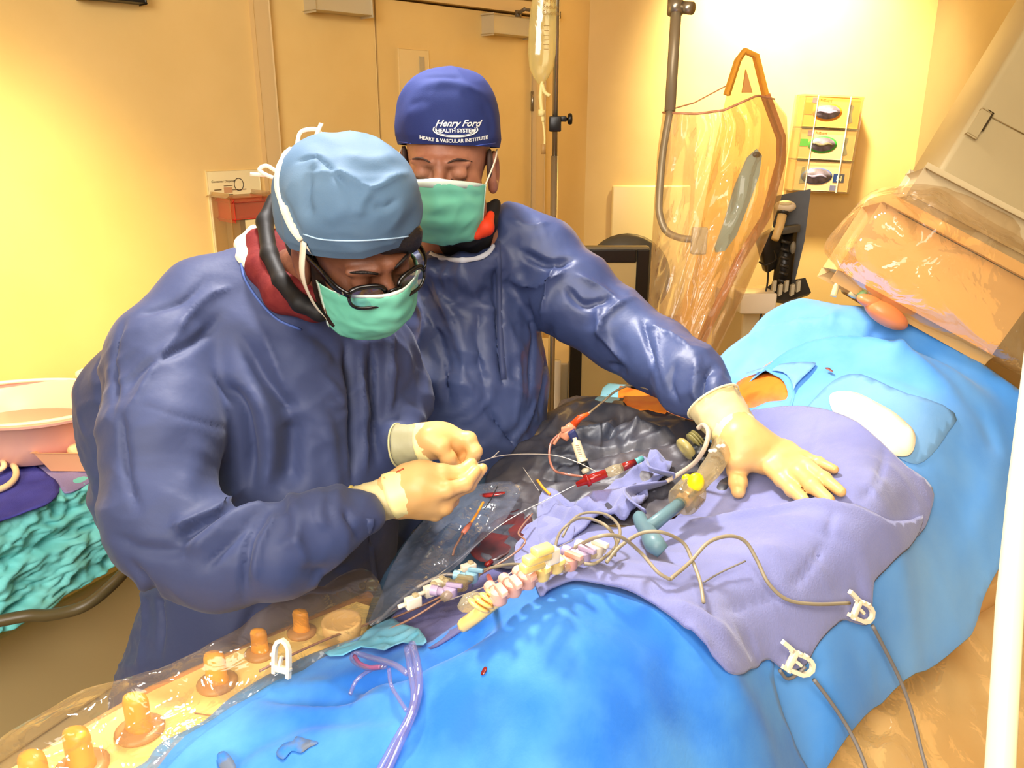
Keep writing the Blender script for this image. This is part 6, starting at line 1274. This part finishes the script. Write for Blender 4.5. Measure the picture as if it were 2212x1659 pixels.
for e_, sg in ((1, 1), (0, -1)): ob('mask_tie', tube(cat_rom([q2(*mk2f(e_, 0)), q2(sg * .088, .02, .015), q2(sg * .088, -.02, .03)], 5), .0016, 6), M_tie, p2)
for sg in (-1, 1):
    ob('eyebrow', tube(cat_rom([q2(sg * .012, .101, .021), q2(sg * .032, .100, .029), q2(sg * .054, .078, .022)], 4), [.003] * 4 + [.0038] * 2 + [.003] * 2 + [.0015], 8, flat=.55), mat('brow_brown', (70, 46, 34), .8), p2)
    ob('eyelashes', tube(cat_rom([q2(sg * .020, .093, -.006), q2(sg * .032, .0975, -.0085), q2(sg * .045, .089, -.006)], 4), .0011, 6), mat('lash_dark', (60, 36, 28), .8), p2)
    sb = SDF(); sb.ell(q2(sg * .078, .012, .010), (.006, .012, .028), np.array([L2_, F2_, U2_]), .01); ob('sideburn', sb.mesh(.003), mat('hair_brown', (70, 50, 40), .7), p2)
# collar, binding
cl = SDF(); cl.chain([V(925, 490, 1.57), V(960, 512, 1.56), V(1010, 513, 1.56), V(1056, 486, 1.58), V(1072, 440, 1.60)], [.014, .013, .013, .013, .010], .015); cl.cap(V(1000, 490, 1.62), V(1005, 515, 1.64), .060, .060, .03)
ob('black_collar', relax(cl.mesh(.004), 2), M_colr, p2)
ob('red_collar', relax(SDF().chain([V(1030, 508, 1.55), V(1050, 492, 1.55), V(1060, 464, 1.57)], [.010, .014, .008], .01).mesh(.003), 1), M_red2, p2)
g = SDF()
ch(g, [(1000, 590, 1.72, 88), (1005, 680, 1.74, 150), (1010, 820, 1.76, 165), (1000, 960, 1.78, 165)], .05); ch(g, [(1000, 960, 1.80, 165), (1000, 1150, 1.84, 170), (1000, 1500, 1.92, 190)], .05)
ch(g, [(935, 590, 1.63, 40), (1000, 600, 1.61, 46), (1068, 568, 1.63, 42)], .02); ch(g, [(1050, 560, 1.68, 50), (1110, 505, 1.68, 60), (1180, 545, 1.68, 80)], .03); ch(g, [(960, 560, 1.70, 60), (890, 590, 1.72, 80)], .04)
ch(g, [(1160, 560, 1.68, 88), (1240, 640, 1.66, 96), (1340, 715, 1.62, 84), (1420, 765, 1.56, 80), (1490, 820, 1.45, 74), (1540, 864, 1.395, 53)], .02)
ch(g, [(890, 600, 1.74, 85), (830, 760, 1.76, 80), (850, 930, 1.66, 66)], .025)
g.cap(V(930, 990, 1.74), V(1100, 960, 1.74), PX(70, 1.74), PX(70, 1.74), .04)
gm2 = g.mesh(.0056)
f2 = [([(1080, 560), (1075, 700), (1085, 850)], .010, -.012), ([(1190, 700), (1180, 800), (1165, 900)], .010, -.014), ([(1100, 470), (1140, 490), (1190, 480)], .008, .008, 1), ([(1120, 540), (1180, 570), (1240, 560)], .008, -.014), ([(1100, 600), (1150, 620), (1200, 600), (1220, 580)], .006, .012, 1),
 ([(1200, 560), (1180, 630), (1170, 700)], .007, .012, 1), ([(1220, 620), (1260, 660), (1330, 640)], .007, -.012), ([(1370, 640), (1310, 680), (1290, 740)], .008, .012, 1), ([(1390, 690), (1400, 740), (1415, 800)], .006, -.010), ([(1395, 700), (1440, 720), (1500, 760)], .005, .008, 1), ([(1290, 650), (1300, 720), (1350, 790)], .008, .010),
 ([(1200, 740), (1270, 790), (1350, 800)], .010, -.012), ([(1415, 690), (1425, 780), (1440, 840)], .004, .005, 1), ([(1510, 770), (1500, 820), (1505, 870)], .006, .010, 1), ([(1540, 790), (1520, 830), (1515, 880)], .006, -.010), ([(1560, 800), (1545, 840), (1550, 870)], .004, .007, 1),
 ([(940, 620), (990, 700), (1000, 800), (990, 900)], .012, .010, 1), ([(920, 680), (960, 760), (970, 880)], .008, -.010), ([(1040, 640), (1030, 740), (1050, 860)], .010, -.008), ([(960, 660), (1010, 650), (1060, 670)], .008, .006, 1), ([(1100, 700), (1120, 800), (1110, 900)], .010, .010, 1),
 ([(1140, 640), (1150, 740), (1140, 860)], .008, -.009), ([(1050, 880), (1090, 940), (1110, 960)], .008, -.012), ([(1160, 860), (1130, 920), (1100, 960)], .007, .010, 1), ([(900, 560), (940, 590), (980, 600)], .007, .007, 1), ([(1240, 590), (1300, 620), (1340, 660)], .008, .008), ([(1460, 780), (1450, 830), (1470, 870)], .006, -.006)]
gm2 = emboss(gm2, f2); gm2 = crumple(gm2, .005, 8, 11, True, .003, 4); gm2 = creases(gm2, .009, 13, 9, 3.5, -.1)
ob('gown', gm2, M_gown2, p2); bg2 = bvh_of(gm2)
ob('neck_binding', strip(sline([(928, 546), (950, 556), (990, 562), (1030, 558), (1054, 546), (1068, 528)], bg2, .004, 5), .0055), mat('binding_white', (206, 210, 222), .6), p2)
ob('gown_tie', strip(sline([(1075, 520), (1078, 620), (1080, 720), (1088, 820)], bg2, .002, 5), .006), M_gown, p2)
# reaching hand
def onh(x, y, off): p = on(x, y, off + .016); return (x, y, float((p - CAM) @ Fv))
hpts = lambda L_: [onh(*p) for p in L_]
fin = [(hpts([(1590, 985, .030), (1592, 1018, .022), (1594, 1042, .014), (1595, 1062, .010)]), [.0185, .0150, .0140, .0110]),
 (hpts([(1655, 1000, .028), (1690, 1035, .024), (1712, 1058, .016), (1736, 1080, .006)]), [.0150, .0122, .0108, .0085]),
 (hpts([(1680, 992, .028), (1726, 1022, .028), (1756, 1050, .018), (1790, 1080, .006)]), [.0150, .0120, .0108, .0088]),
 (hpts([(1690, 980, .026), (1742, 1006, .028), (1780, 1034, .018), (1816, 1062, .010)]), [.0145, .0112, .0100, .0080]),
 (hpts([(1692, 965, .024), (1736, 988, .024), (1768, 1000, .018), (1802, 1014, .010)]), [.0135, .0100, .0090, .0070])]
wr_ = (1580, 925, 1.350); dd_ = 1.325
hand('glove', [((1583, 928, wr_[2]), (1625, 972, dd_ - .01), .036, .033), ((1600, 950, dd_), (1662, 996, dd_ - .015), .032, .023), ((1595, 950, dd_ - .01), (1594, 992, dd_ - .02), .028, .020), ((1610, 945, dd_), (1688, 975, dd_ - .01), .030, .0185), ((1620, 970, dd_ - .01), (1675, 985, dd_ - .015), .028, .020)], fin, M_gh, p2)
cuff('glove_cuff', [(1541, 868, 1.385), (1560, 895, 1.372), (1590, 935, 1.345)], [.0495, .047, .0395], M_gc, p2, amp=.003, flat=.85)
rollrim('cuff_roll', V(1541, 868, 1.385), V(1560, 895, 1.372) - V(1541, 868, 1.385), .0497, mat('roll_cream', (240, 228, 180), .5), p2, .002, .9)
cuff('glove_band', [(1580, 921, wr_[2] + .004), (1600, 946, dd_), (1614, 962, dd_ - .006)], [.0395, .0385, .0285], M_gb, p2, amp=.002, flat=.85)
bpy.context.view_layer.update()
